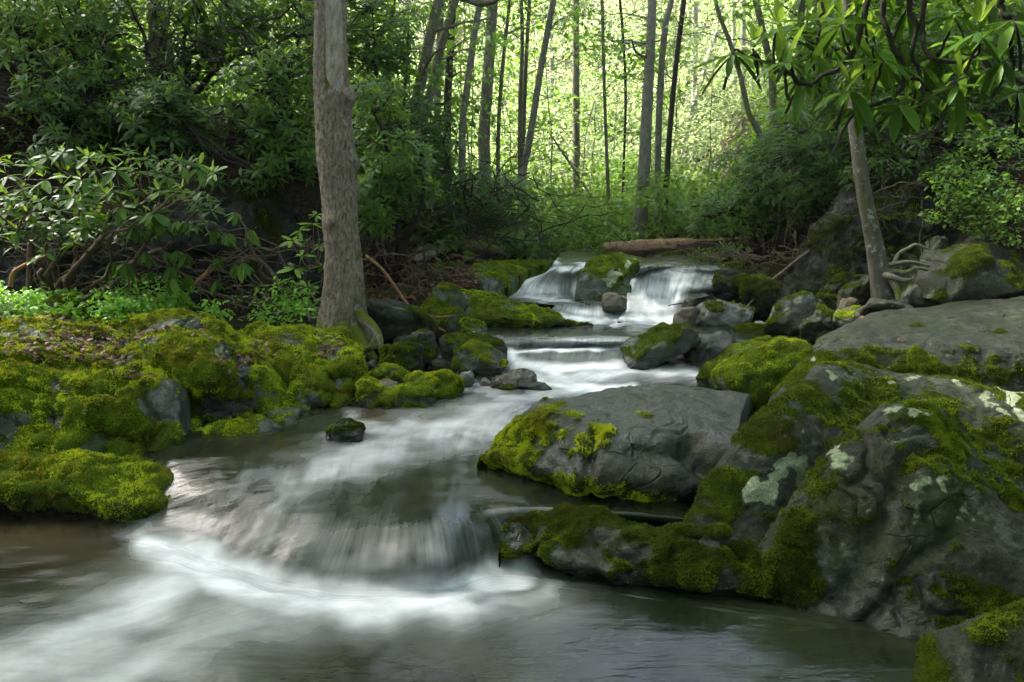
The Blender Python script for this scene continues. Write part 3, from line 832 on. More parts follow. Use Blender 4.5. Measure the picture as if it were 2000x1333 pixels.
# ---- around the falls ------------------------------------------------------------------------
loft_rock('mossy_slope_rock', 'long green mossy rock slope running down into the upper pool', [
    [W(880, 648, .5), W(930, 648, .5), W(1000, 646, .5), W(1060, 644, .5), W(1110, 642, .5), W(1162, 638, .5)],
    [(885, 625, 7.0), (935, 625, 7.05), (1000, 628, 7.05), (1060, 632, 7.1), (1110, 634, 7.15), (1158, 634, 7.2)],
    [(890, 600, 7.15), (935, 600, 7.2), (995, 608, 7.2), (1055, 619, 7.25), (1105, 629, 7.3), (1150, 636, 7.35)],
    [(895, 578, 7.4), (935, 580, 7.45), (985, 591, 7.5), (1045, 609, 7.5), (1095, 623, 7.5), (1140, 635, 7.5)],
    [(900, 570, 7.7), (935, 574, 7.7), (980, 587, 7.75), (1035, 606, 7.75), (1085, 622, 7.75), (1130, 636, 7.7)],
    [(905, 575, 8.0), (940, 575, 8.0), (985, 590, 8.0), (1035, 608, 8.0), (1085, 625, 7.95), (1130, 640, 7.9)]],
    nu=120, nv=80, mat='rock_green', bias=.7, slope=.2, amp=.7, seed=21, disp=.035, dsc=2.6, facet=.03, tufts=22000, tl=.02, tmat='moss_green', puff=.025,
    water=.54, band=.02, bareblobs=[(905, 600, 22, 24, .8), (990, 600, 25, 12, .7)])

loft_rock('boulder', 'round mossy boulder with pale lichen between the two waterfalls', [
    [(1122, 590, 8.15), (1150, 594, 8.08), (1190, 595, 8.05), (1235, 592, 8.05), (1275, 580, 8.1)],
    [(1124, 562, 8.2), (1152, 565, 8.12), (1190, 565, 8.1), (1232, 562, 8.1), (1272, 556, 8.2)],
    [(1130, 535, 8.3), (1156, 535, 8.22), (1192, 532, 8.2), (1232, 532, 8.2), (1270, 538, 8.35)],
    [(1148, 515, 8.5), (1168, 510, 8.45), (1196, 506, 8.42), (1232, 510, 8.42), (1268, 525, 8.5)],
    [(1160, 508, 8.8), (1178, 502, 8.8), (1202, 498, 8.8), (1235, 503, 8.8), (1266, 520, 8.8)],
    [(1165, 520, 9.1), (1182, 512, 9.1), (1205, 510, 9.1), (1236, 513, 9.1), (1262, 528, 9.1)]],
    nu=90, nv=80, mat='rock_green', bias=.5, slope=.5, amp=.7, seed=22, disp=.06, dsc=2.8, tufts=9000, tl=.02, tmat='moss_dark', puff=.02,
    bareblobs=[(1150, 560, 30, 30, .8), (1240, 565, 30, 20, .6)], lichen=[(1190, 545, 12, 16, .9), (1205, 538, 10, 8, .8), (1230, 516, 8, 7, .8), (1212, 525, 7, 5, .7)])

loft_rock('boulder', 'long green-topped rock left of the upper waterfall', [
    [(895, 585, 8.1), (920, 590, 8.08), (945, 592, 8.06), (960, 590, 8.08), (970, 584, 8.15)],
    [(898, 562, 8.2), (925, 566, 8.15), (955, 568, 8.16), (972, 566, 8.25), (988, 562, 8.35)],
    [(905, 540, 8.35), (935, 540, 8.32), (970, 542, 8.36), (995, 546, 8.5), (1015, 543, 8.62)],
    [(920, 526, 8.7), (950, 523, 8.7), (985, 521, 8.8), (1012, 528, 8.9), (1042, 528, 9.0)],
    [(930, 518, 9.2), (960, 513, 9.2), (1000, 511, 9.3), (1042, 512, 9.35), (1080, 515, 9.4)],
    [(935, 530, 9.6), (965, 525, 9.6), (1005, 522, 9.7), (1045, 522, 9.7), (1080, 524, 9.7)]],
    nu=110, nv=70, mat='rock_green', bias=.4, slope=.7, amp=.6, seed=23, disp=.02, dsc=2.4, tufts=9000, tl=.02, tmat='moss_green', puff=.02,
    bareblobs=[(960, 560, 50, 22, 1)])

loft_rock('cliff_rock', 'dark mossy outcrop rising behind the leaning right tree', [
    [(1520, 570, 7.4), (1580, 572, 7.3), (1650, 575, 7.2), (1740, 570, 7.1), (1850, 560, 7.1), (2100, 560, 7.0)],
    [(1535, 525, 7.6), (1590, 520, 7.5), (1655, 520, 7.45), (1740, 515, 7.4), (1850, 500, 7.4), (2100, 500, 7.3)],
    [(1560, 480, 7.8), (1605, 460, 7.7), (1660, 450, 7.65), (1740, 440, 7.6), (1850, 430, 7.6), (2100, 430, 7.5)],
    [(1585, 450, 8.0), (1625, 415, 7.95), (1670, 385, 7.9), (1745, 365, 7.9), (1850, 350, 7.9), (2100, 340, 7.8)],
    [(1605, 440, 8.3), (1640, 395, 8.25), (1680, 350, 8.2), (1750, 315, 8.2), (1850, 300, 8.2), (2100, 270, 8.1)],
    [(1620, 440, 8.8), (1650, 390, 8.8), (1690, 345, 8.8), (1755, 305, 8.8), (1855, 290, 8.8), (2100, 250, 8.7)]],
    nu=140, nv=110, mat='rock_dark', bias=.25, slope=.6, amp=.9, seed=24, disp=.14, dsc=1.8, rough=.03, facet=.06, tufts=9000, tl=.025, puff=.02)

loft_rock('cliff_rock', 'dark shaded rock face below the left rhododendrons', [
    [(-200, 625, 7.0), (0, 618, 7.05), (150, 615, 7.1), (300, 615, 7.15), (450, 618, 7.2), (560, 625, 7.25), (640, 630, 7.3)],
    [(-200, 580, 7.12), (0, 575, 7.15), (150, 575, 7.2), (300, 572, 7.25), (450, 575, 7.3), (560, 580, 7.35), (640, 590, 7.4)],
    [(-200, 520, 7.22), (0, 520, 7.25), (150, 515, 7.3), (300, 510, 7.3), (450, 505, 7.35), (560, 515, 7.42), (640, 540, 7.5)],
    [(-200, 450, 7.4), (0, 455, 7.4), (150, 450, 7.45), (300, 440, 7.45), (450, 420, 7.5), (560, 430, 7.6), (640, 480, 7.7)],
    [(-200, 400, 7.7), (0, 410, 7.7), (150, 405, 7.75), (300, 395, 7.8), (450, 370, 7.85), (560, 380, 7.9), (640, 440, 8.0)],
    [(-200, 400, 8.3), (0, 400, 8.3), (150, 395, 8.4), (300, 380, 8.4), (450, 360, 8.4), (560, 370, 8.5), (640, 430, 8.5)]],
    nu=150, nv=90, mat='rock_dark', bias=.2, slope=.4, amp=.9, seed=25, disp=.12, dsc=1.8, rough=.03, facet=.05, tufts=8000, tl=.022, puff=.02)


# ---- single stones ---------------------------------------------------------------------------
def cube_sphere(n):
    g = np.linspace(-1, 1, n + 1)
    U, Vv = np.meshgrid(g, g)
    u, v = np.tan(U.ravel() * np.pi / 4), np.tan(Vv.ravel() * np.pi / 4)
    o = np.ones_like(u)
    P = np.vstack([np.stack(s, 1) for s in ((u, v, o), (v, u, -o), (o, u, v), (-o, v, u), (v, o, u), (u, -o, v))])
    q = np.vstack([grid_quads(n + 1, n + 1) + k * (n + 1) ** 2 for k in range(6)])
    P /= np.linalg.norm(P, axis=1, keepdims=True)
    key = np.round(P * 1e5).astype(np.int64)
    _, first, inv = np.unique(key, axis=0, return_index=True, return_inverse=True)
    return P[first], inv.reshape(-1)[q]


CS = cube_sphere(18)
CS_S = cube_sphere(12)


def stone(label, px0, px1, py0, py1, zb, mat='rock', bias=.3, seed=1, depth=.8, rot=0., tilt=0., lean=0., cuts=7, sq=.8, tufts=3000, tmat='moss_dark',
          water=None, wet=.1, lichen=0., name='stone', tl=.014, small=False, d=None, puff=.015, slope=.5, soft=False):
    r = np.random.default_rng(1000 + seed)
    P, Q = CS_S if small else CS
    P = P.copy()
    P = np.sign(P) * np.abs(P) ** sq
    for _ in range(cuts):
        n = r.normal(0, 1, 3); n /= np.linalg.norm(n)
        o = r.uniform(.62, .9)
        P = P - np.maximum(P @ n - o, 0)[:, None] * n * (.75 if soft else .96)
    ext = (P.max(0) - P.min(0)) / 2
    P = (P - (P.max(0) + P.min(0)) / 2) / ext
    pc = (px0 + px1) / 2
    b = PZ(pc, py1, zb) if d is None else PD(pc, py1, d)
    f = b[1] * cp - (b[2] - CZ) * sp
    wx = (px1 - px0) / FPX * f / 2
    wy = wx * depth
    top = PD(pc, py0, b[1] + wy * .8)[2]
    emb = .12 * max(top - b[2], .02) + .04
    hz = (top - b[2] + emb) / 2
    P = P + 0.0
    c, s = math.cos(rot), math.sin(rot)
    # lean: shear the top sideways, tilt: shear the top back; then refit the box
    P[:, 0] += lean * P[:, 2]; P[:, 2] += tilt * P[:, 0]
    ext = (P.max(0) - P.min(0)) / 2
    P = (P - (P.max(0) + P.min(0)) / 2) / ext
    V = P * np.array([wx, wy, hz]) + np.array([b[0], b[1] + wy * .9, b[2] - emb + hz])
    N = vnormals(V, Q)
    if (N * (V - V.mean(0))).sum() < 0:
        Q = Q[:, ::-1]; N = -N
    sc = min(wx, hz)
    V = V + N * (fbm(V * (1.2 / sc), 3, seed) * sc * .22 + fbm(V * (5 / sc), 3, seed + 9) * sc * .05)[:, None]
    N = vnormals(V, Q)
    m = moss_mask(V, N, bias, slope, .7, .6 / sc, seed, water, .03)
    V = V + N * (m * (puff * .5 + puff * np.clip(.35 + fbm(V * 12, 2, seed + 41), 0, 2)))[:, None]
    we = np.full(len(V), wet)
    if water is not None: we = np.maximum(we, sstep(water + .07, water + .01, V[:, 2]))
    lic = np.clip(lichen + .5 * fbm(V * (1.1 / sc), 3, seed + 77), 0, 1) if lichen else np.zeros(len(V))
    base = np.array([b[0], b[1] + wy * .9, b[2]])
    ob = top_mesh(name, V, base, label, 'rock', mat=M[mat], quads=Q, attrs={'moss': m, 'lichen': lic, 'wet': we})
    if tufts: moss_tufts(V, Q, m, tufts, tl, ob, M[tmat], seed + 5)
    return ob


# the rapids
stone('mossy wedge-shaped rock standing in the rapids right of centre', 1222, 1372, 638, 716, .40, 'rock_green', .45, 31, .8, lean=.25, tufts=9000, water=.44, wet=.5, tl=.014, tilt=.25, cuts=9)
stone('dark wet dome of rock with water sheeting over it in the right rapids', 1345, 1462, 652, 722, .36, 'rock', -.6, 32, .7, tufts=0, wet=1., cuts=4, soft=True)
stone('flat tilted mossy slab pointing up out of the right rapids', 1372, 1520, 662, 752, .36, 'rock_green', .62, 33, .45, lean=.1, tilt=.75, tufts=8000, tl=.013, cuts=8)
stone('lumpy moss-covered rock between the tilted slab and the flat grey slab', 1418, 1600, 676, 776, .40, 'rock_green', .72, 34, .7, tilt=.3, tufts=12000, tl=.014, tmat='moss_green', soft=True, puff=.03)
stone('small mossy tussock just below the lumpy rock on the right', 1440, 1530, 735, 782, .38, 'rock_green', .45, 35, .7, tufts=3000, tmat='moss_green', small=True)
# right bank pile
stone('pale grey boulder beside the right waterfall pool', 1362, 1475, 590, 642, .53, 'rock_grey', .02, 41, .7, tufts=1500, water=.55, tl=.02, cuts=6, soft=True)
stone('dark cracked stone left of the pale grey boulder', 1318, 1375, 602, 640, .54, 'rock_brown', -.2, 42, .8, tufts=0, small=True, wet=.5, cuts=9)
stone('dark angular stone at the foot of the right waterfall', 1335, 1400, 575, 618, .56, 'rock', -.3, 43, .8, tufts=0, small=True, wet=.6, cuts=10)
stone('flat dark stone leaning above the pale grey boulder', 1375, 1440, 566, 600, .60, 'rock', -.2, 44, .8, tufts=0, small=True, wet=.3, cuts=10, tilt=.3)
stone('low moss-covered stone at the water edge below the bank pile', 1434, 1520, 636, 656, .53, 'rock', .5, 45, .6, tufts=2500, tl=.018, small=True)
stone('small white stone behind the low mossy edge stone', 1472, 1500, 628, 642, .55, 'rock_grey', -.9, 46, .8, tufts=0, small=True)
stone('mottled slanting rock with a dark undercut on the right bank', 1498, 1620, 572, 655, .55, 'rock_grey', .2, 47, .6, lean=.45, tilt=.2, tufts=3500, wet=.15, tl=.018, cuts=10)
stone('green-sided triangular rock beside the undercut rock', 1572, 1645, 602, 660, .58, 'rock', .3, 48, .8, lean=.2, tufts=2500, tl=.018, cuts=9)
stone('pinkish wedge stone on the right bank', 1640, 1682, 582, 615, .72, 'rock_brown', -.9, 49, .8, tufts=0, small=True, cuts=8)
stone('yellow moss-topped stone left of the pinkish wedge', 1596, 1648, 578, 612, .70, 'rock', .45, 50, .8, tufts=1600, tl=.018, small=True, cuts=8)
stone('low mossy stone in front of the pinkish wedge', 1640, 1740, 602, 642, .68, 'rock_green', .4, 51, .6, tufts=2500, tl=.016, small=True, tmat='moss_green')
stone('dark mossy hump behind the mottled slanting rock', 1468, 1570, 560, 612, .62, 'rock', .2, 52, .8, tufts=2500, tl=.02, cuts=7)
stone('green mossy hump under the fallen twigs beyond the bank pile', 1450, 1535, 540, 600, .70, 'rock', .55, 53, .8, tufts=3000, tl=.02)
stone('tilted dark slab with a mossy upper edge left of the leaning tree', 1640, 1735, 530, 605, .76, 'rock', .32, 54, .5, lean=.2, tilt=.55, tufts=3000, tl=.018, cuts=9)
stone('mossy rock wedged between the tilted slab and the outcrop', 1545, 1625, 530, 585, .74, 'rock', .45, 55, .8, tilt=.3, tufts=2500, tl=.02)
stone('dark mossy rock left of the tilted slab', 1615, 1680, 535, 598, .74, 'rock', .35, 56, .8, tilt=.3, tufts=2000, tl=.02)
stone('dark flat stone at the foot of the leaning tree', 1690, 1790, 585, 615, .80, 'rock', -.4, 57, .6, tufts=0, small=True, cuts=10)
stone('rock half grey half yellow moss right of the leaning tree', 1765, 1855, 548, 600, .82, 'rock_grey', .2, 58, .7, tufts=2500, tl=.018, lichen=.2, d=6.6)
stone('large squarish mossy boulder on the right bank at the frame edge', 1838, 2060, 478, 590, .86, 'rock', .3, 59, .7, tufts=12000, tl=.018, cuts=9, sq=.65, d=6.3, lichen=.15)
stone('dark stone lodged above the pale roots', 1800, 1870, 490, 530, 1.1, 'rock', -.1, 60, .8, tufts=600, small=True, d=7.0)
stone('small grey stone on the slope above the squarish boulder', 1815, 1865, 462, 500, 1.2, 'rock', -.3, 61, .8, tufts=0, small=True, d=7.1, cuts=9)
stone('rounded grey stone on the slope behind the squarish boulder', 1900, 1960, 455, 492, 1.3, 'rock', -.3, 62, .8, tufts=0, small=True, d=7.1, cuts=9)
# falls
stone('squarish brown stone beside the small fan-shaped fall', 1178, 1228, 572, 603, .66, 'rock_brown', -.4, 71, .8, tufts=0, wet=.5, small=True, cuts=6, sq=.6)
stone('mossy rock above the crest of the right waterfall', 1285, 1400, 494, 514, 1.05, 'rock', .5, 72, .6, tufts=2500, tl=.02, d=9.5)
stone('mossy rock under the twigs right of the right waterfall', 1405, 1480, 520, 570, .80, 'rock', .45, 73, .9, tufts=2500, tl=.02)
stone('small green stone at the head of the side trickle', 855, 905, 515, 540, .98, 'rock_green', .55, 74, .9, tufts=1500, tl=.02, small=True, d=8.8)
stone('dark ledge stone under the side trickle', 850, 910, 535, 575, .78, 'rock', .1, 75, .9, tufts=800, tl=.02, small=True, d=8.3)
stone('mossy stump-like rock at the corner of the green slope', 818, 905, 560, 650, .53, 'rock_green', .4, 76, .9, tufts=3500, tl=.018, tmat='moss_green', cuts=9)
stone('bright green stone at the water edge below the leaf-littered bank', 890, 950, 628, 652, .53, 'rock_green', .6, 77, .8, tufts=2000, tl=.018, tmat='moss_green', small=True)
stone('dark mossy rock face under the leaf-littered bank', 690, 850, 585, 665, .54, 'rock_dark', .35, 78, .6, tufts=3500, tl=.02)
# left of the rapids
stone('dark rounded rock with a mossy rim left of the rapids', 762, 852, 650, 712, .40, 'rock', .28, 81, .8, tufts=4000, tl=.014, soft=True)
stone('dark mossy rock under the tree roots', 740, 822, 672, 728, .38, 'rock', .38, 82, .8, tufts=3000, tl=.014, soft=True)
stone('long low mossy rock at the head of the rapids', 855, 992, 655, 706, .42, 'rock', .5, 83, .6, tufts=5000, tl=.014, soft=True, tilt=-.25)
stone('yellow-green dome-shaped rock in the rapids left of centre', 882, 988, 674, 732, .36, 'rock_green', .55, 84, .8, tufts=5000, tl=.014, soft=True, tmat='moss_green', water=.38)
stone('wet brown stone below the yellow-green dome', 958, 1050, 722, 760, .33, 'rock_brown', -.3, 85, .6, tufts=0, wet=.9, soft=True)
stone('small green stone against the wet brown stone', 972, 1020, 732, 762, .325, 'rock_green', .55, 86, .8, tufts=1500, tl=.013, small=True)
stone('thin dark stone awash below the wet brown stone', 990, 1078, 744, 764, .32, 'rock', -.6, 87, .5, tufts=0, wet=1., small=True)
stone('small whitish angular stone beside the moss hummocks', 897, 926, 726, 756, .33, 'rock_grey', -.9, 88, .8, tufts=0, small=True, cuts=9)
stone('small grey stone awash right of the whitish one', 935, 962, 738, 756, .325, 'rock_grey', -.6, 89, .8, tufts=0, small=True, wet=.8)
stone('dark flat stone behind the yellow-green dome', 835, 885, 700, 722, .36, 'rock', -.3, 90, .7, tufts=0, small=True, wet=.4)
stone('bright moss hummock at the right end of the small island', 830, 902, 730, 776, .31, 'rock_green', .85, 91, .7, tufts=4500, tl=.013, tmat='moss_green', soft=True, puff=.02)
stone('bright moss hummock in the middle of the small island', 785, 872, 736, 778, .31, 'rock_green', .9, 92, .7, tufts=4500, tl=.013, tmat='moss_green', soft=True, puff=.02)
stone('low bright moss mound at the front of the small island', 738, 848, 758, 796, .29, 'rock_green', .9, 93, .6, tufts=5500, tl=.013, tmat='moss_green', soft=True, puff=.02)
stone('moss-capped stone behind the small island', 715, 800, 714, 760, .32, 'rock_green', .55, 94, .8, tufts=3500, tl=.013, tmat='moss_green', soft=True)
stone('pale stone with pinkish grain under the moss cap', 718, 775, 742, 776, .30, 'rock_brown', -.5, 95, .7, tufts=0, small=True, soft=True)
stone('moss-topped dark stone against the upright green block', 695, 748, 744, 796, .28, 'rock_green', .6, 96, .8, tufts=3000, tl=.013, tmat='moss_green', soft=True)
stone('dark stone in the gap below the tree roots', 695, 745, 706, 750, .32, 'rock', -.3, 97, .8, tufts=0, small=True)
stone('brownish stone beside the tree base', 735, 775, 628, 668, .52, 'rock_brown', -.1, 98, .8, tufts=300, small=True)
stone('mossy stone at the right foot of the dead tree', 705, 745, 612, 650, .56, 'rock_green', .5, 99, .8, tufts=1500, tl=.016, small=True)
stone('flat dark stone beyond the tree roots', 755, 815, 630, 662, .52, 'rock', -.2, 100, .7, tufts=0, small=True, tilt=-.3)
stone('nearly sunken mossy stone in the current by the left bank', 632, 708, 826, 862, .24, 'rock', .5, 101, .6, tufts=2500, tl=.011, soft=True, water=.25, wet=.5)
stone('grey rounded rock on the bank left of the dead tree', 490, 562, 610, 645, .62, 'rock', -.1, 102, .8, tufts=300, soft=True)
stone('small mossy stone between the grey rock and the dead tree', 558, 600, 618, 645, .62, 'rock', .35, 103, .8, tufts=800, small=True)
stone('small brown stone at the left foot of the dead tree', 592, 622, 612, 642, .62, 'rock_brown', .0, 104, .8, tufts=200, small=True)
stone('flat grey slate lying on the ledge at the left edge', -30, 68, 590, 622, .74, 'rock_grey', -.5, 105, .7, tufts=0, cuts=12, d=6.3)
stone('olive moss tussock behind the ledge at far left', 75, 160, 582, 622, .74, 'rock_green', .8, 106, .7, tufts=3000, tl=.018, soft=True, d=6.45)

# ================================================================== WATER
def foam_paint(V, blobs, lines):
    u, v = project(V)
    near = sstep(6.0, 4.5, V[:, 1])
    w1 = (12 + 22 * near) * fbm(V * 4, 3, 71, .42); w2 = (8 + 18 * near) * fbm(V * 4 + 4, 3, 72, .42)
    f = np.zeros(len(V))
    for (cx, cy_, rx, ry, s) in blobs:
        q = ((u + w1 - cx) / rx) ** 2 + ((v + w2 - cy_) / ry) ** 2
        f = np.maximum(f, s * np.exp(-q * 1.1))
    for (pts, wd, s) in lines:
        P = np.array(pts, float)
        best = np.zeros(len(V))
        for a, b in zip(P[:-1], P[1:]):
            d = b - a
            t = np.clip(((u + w1 - a[0]) * d[0] + (v + w2 - a[1]) * d[1]) / (d @ d), 0, 1)
            dist = np.hypot(u + w1 - a[0] - t * d[0], (v + w2 - a[1] - t * d[1]) * 1.0)
            best = np.maximum(best, np.exp(-(dist / wd) ** 2))
        f = np.maximum(f, s * best)
    return f


def water_sheet(name, rows, nu, nv, blobs, lines, streaks, browns, base_streak=.12, disp=.006, seed=0, sharp=(), label=None, vscale=1.0, uscale=1.0, pool=None):
    R = np.array([[PZ(*p) if not isinstance(p, np.ndarray) else p for p in r] for r in rows])      # (rows, K, 3)
    K = R.shape[1]
    tu = np.linspace(0, K - 1, nu)
    R2 = np.array([cr(r, tu) for r in R])
    L = np.concatenate([[0], np.cumsum(np.linalg.norm(np.diff(R2, axis=0), axis=2).mean(1))])
    t = np.interp(np.linspace(0, 1, nv), np.linspace(0, 1, len(L)) * .55 + .45 * L / L[-1], np.arange(len(rows)))
    G = cr(R2.reshape(len(rows), -1), t).reshape(nv, nu, 3)
    fv = np.cumsum(np.pad(np.linalg.norm(np.diff(G, axis=0), axis=2), ((1, 0), (0, 0))), axis=0)
    fu = np.cumsum(np.pad(np.linalg.norm(np.diff(G, axis=1), axis=2), ((0, 0), (1, 0))), axis=1)
    fu = np.broadcast_to(fu.mean(0) * uscale, (nv, nu))
    V = G.reshape(-1, 3); Q = grid_quads(nu, nv)
    if pool is not None:
        # below the foot of the chute the current runs off to the left
        vi = np.repeat(t, nu).reshape(nv, nu)
        fd = np.array(pool[:2]); fd = fd / np.hypot(*fd)
        k = sstep(pool[2] + .35, pool[2] - .35, vi)
        X, Y = G[..., 0], G[..., 1]
        fv = fv * (1 - k) + k * (X * fd[0] + Y * fd[1]); fu = fu * (1 - k) + k * (-X * fd[1] + Y * fd[0])
    N = vnormals(V, Q)
    sgn = 1 if N[:, 2].mean() > 0 else -1
    F = np.stack([fu.ravel() * 7, fv.ravel() * 1.6, np.zeros(V.shape[0])], 1)
    stv = np.clip(foam_paint(V, streaks, []), 0, 1) + base_streak
    V = V + sgn * N * ((fbm(F, 3, seed + 5) * disp + fbm(V * 3.2, 3, seed + 8) * disp * .8) * (.5 + stv))[:, None]
    foam = np.clip(foam_paint(V, blobs, lines), 0, 1.1)
    V = V + np.array([0, 0, 1.]) * (foam * (.012 * fbm(V * np.array([5., 7., 5.]), 4, seed + 12)))[:, None]
    me = new_mesh(name, V, Q if sgn > 0 else Q[:, ::-1], mat=M['water'],
                  attrs={'foam': foam, 'streak': stv, 'brown': np.clip(foam_paint(V, browns, []), 0, 1), 'fu': fu.ravel(), 'fv': fv.ravel() * vscale})
    o = link(name, me)
    tag(o, label, kind='structure')
    return o


# lower pool, chute and middle run, from the near edge up to the foot of the rapids
low = [
    [(-1500, 1480, 0), (-700, 1480, 0), (0, 1480, 0), (300, 1480, 0), (520, 1480, 0), (680, 1480, 0), (820, 1480, 0), (960, 1480, 0), (1150, 1480, 0), (1600, 1480, 0), (2600, 1480, 0)],
    [(-1100, 1260, 0), (-500, 1260, .0), (0, 1250, 0), (270, 1240, .0), (450, 1240, .01), (620, 1250, .0), (780, 1250, .0), (940, 1240, .0), (1120, 1230, 0), (1500, 1270, 0), (2300, 1330, 0)],
    [(-900, 1130, 0), (-400, 1130, .0), (0, 1130, 0), (230, 1125, .02), (400, 1145, .03), (560, 1180, .02), (720, 1190, .02), (880, 1180, .02), (1080, 1160, 0), (1450, 1210, 0), (2100, 1290, 0)],
    [(-800, 1050, 0), (-350, 1050, 0), (0, 1050, -.0), (290, 1062, .01), (420, 1095, .01), (540, 1130, .0), (700, 1150, .0), (870, 1148, .0), (1000, 1125, 0), (1400, 1170, 0), (2000, 1250, 0)],
    [(-700, 1000, -.02), (-300, 1000, -.03), (0, 985, -.05), (310, 1028, .03), (440, 1055, .05), (565, 1088, .055), (705, 1106, .06), (865, 1108, .11), (985, 1072, .05), (1350, 1090, -.05), (1900, 1150, -.05)],
    [(-600, 960, -.05), (-250, 960, -.06), (0, 950, -.06), (330, 995, .07), (460, 1010, .11), (590, 1042, .12), (715, 1058, .125), (855, 1050, .185), (975, 1032, .12), (1300, 1050, .05), (1800, 1100, .0)],
    [(-600, 930, -.05), (-250, 930, -.06), (0, 930, -.05), (345, 960, .11), (480, 965, .16), (610, 1000, .165), (725, 1012, .17), (845, 1000, .205), (960, 1000, .18), (1250, 1010, .19), (1700, 1060, .1)],
    [(-300, 900, -.0), (0, 900, .0), (150, 900, .05), (345, 915, .17), (500, 915, .20), (630, 940, .20), (740, 955, .205), (850, 950, .215), (960, 960, .215), (1200, 985, .21), (1500, 1020, .15)],
    [(0, 880, .1), (150, 880, .1), (260, 880, .15), (370, 885, .21), (520, 880, .22), (650, 880, .225), (760, 890, .225), (860, 895, .225), (950, 910, .225), (1150, 950, .22), (1400, 980, .2)],
    [(200, 850, .2), (300, 850, .2), (380, 850, .22), (470, 845, .23), (590, 835, .24), (690, 835, .25), (780, 838, .255), (870, 845, .25), (960, 850, .245), (1060, 870, .24), (1250, 880, .24)],
    [(420, 805, .26), (500, 805, .26), (560, 805, .265), (620, 808, .27), (690, 805, .27), (760, 802, .285), (830, 802, .29), (905, 805, .285), (980, 808, .275), (1050, 812, .27), (1200, 820, .27)],
    [(520, 775, .29), (580, 775, .29), (640, 778, .295), (700, 780, .295), (760, 778, .30), (820, 776, .305), (885, 775, .31), (960, 775, .315), (1040, 776, .31), (1120, 780, .305), (1260, 785, .3)],
    [(600, 755, .31), (660, 755, .31), (710, 758, .315), (760, 758, .315), (820, 757, .32), (880, 756, .325), (950, 755, .33), (1030, 754, .335), (1110, 753, .335), (1200, 753, .33), (1340, 758, .33)],
    [(660, 735, .33), (710, 735, .33), (760, 735, .335), (820, 735, .34), (880, 735, .345), (940, 735, .35), (1010, 733, .36), (1080, 730, .365), (1160, 730, .365), (1280, 732, .36), (1440, 736, .355)],
    [(700, 718, .345), (740, 718, .345), (790, 718, .35), (850, 716, .36), (910, 714, .37), (970, 712, .385), (1040, 711, .39), (1110, 710, .395), (1190, 711, .39), (1320, 714, .38), (1500, 718, .375)],
    [(720, 706, .355), (760, 706, .355), (810, 706, .36), (870, 703, .38), (930, 700, .395), (985, 692, .445), (1050, 688, .46), (1120, 687, .465), (1200, 688, .46), (1330, 700, .41), (1520, 706, .40)],
    [(740, 690, .38), (780, 690, .38), (830, 690, .385), (885, 688, .40), (940, 685, .43), (990, 681, .47), (1055, 678, .475), (1125, 677, .475), (1205, 678, .475), (1340, 684, .46), (1540, 690, .45)],
    [(755, 676, .41), (800, 676, .41), (845, 676, .42), (895, 674, .45), (945, 671, .49), (992, 668, .52), (1058, 667, .53), (1130, 666, .535), (1210, 667, .53), (1350, 668, .53), (1560, 670, .53)],
    [(770, 662, .53), (815, 662, .53), (855, 662, .535), (900, 661, .54), (950, 660, .545), (1000, 658, .55), (1060, 657, .55), (1130, 656, .55), (1215, 657, .55), (1360, 657, .55), (1600, 660, .55)],
    [(770, 650, .55), (820, 650, .55), (870, 650, .55), (930, 648, .55), (985, 647, .55), (1040, 646, .55), (1095, 645, .55), (1160, 644, .55), (1240, 644, .55), (1380, 646, .55), (1640, 650, .55)],
    [(760, 632, .55), (820, 632, .55), (880, 632, .55), (950, 631, .55), (1010, 630, .55), (1070, 630, .55), (1130, 629, .55), (1190, 628, .55), (1270, 628, .555), (1400, 630, .55), (1660, 636, .55)],
    [(760, 610, .55), (820, 610, .55), (880, 610, .55), (950, 610, .55), (1010, 610, .55), (1080, 611, .555), (1140, 612, .56), (1200, 611, .56), (1280, 609, .565), (1400, 612, .55), (1660, 615, .55)],
    [(760, 590, .55), (820, 590, .55), (880, 590, .55), (950, 590, .55), (1010, 592, .55), (1080, 598, .55), (1140, 600, .55), (1200, 598, .56), (1285, 594, .57), (1400, 595, .55), (1660, 595, .55)],
]
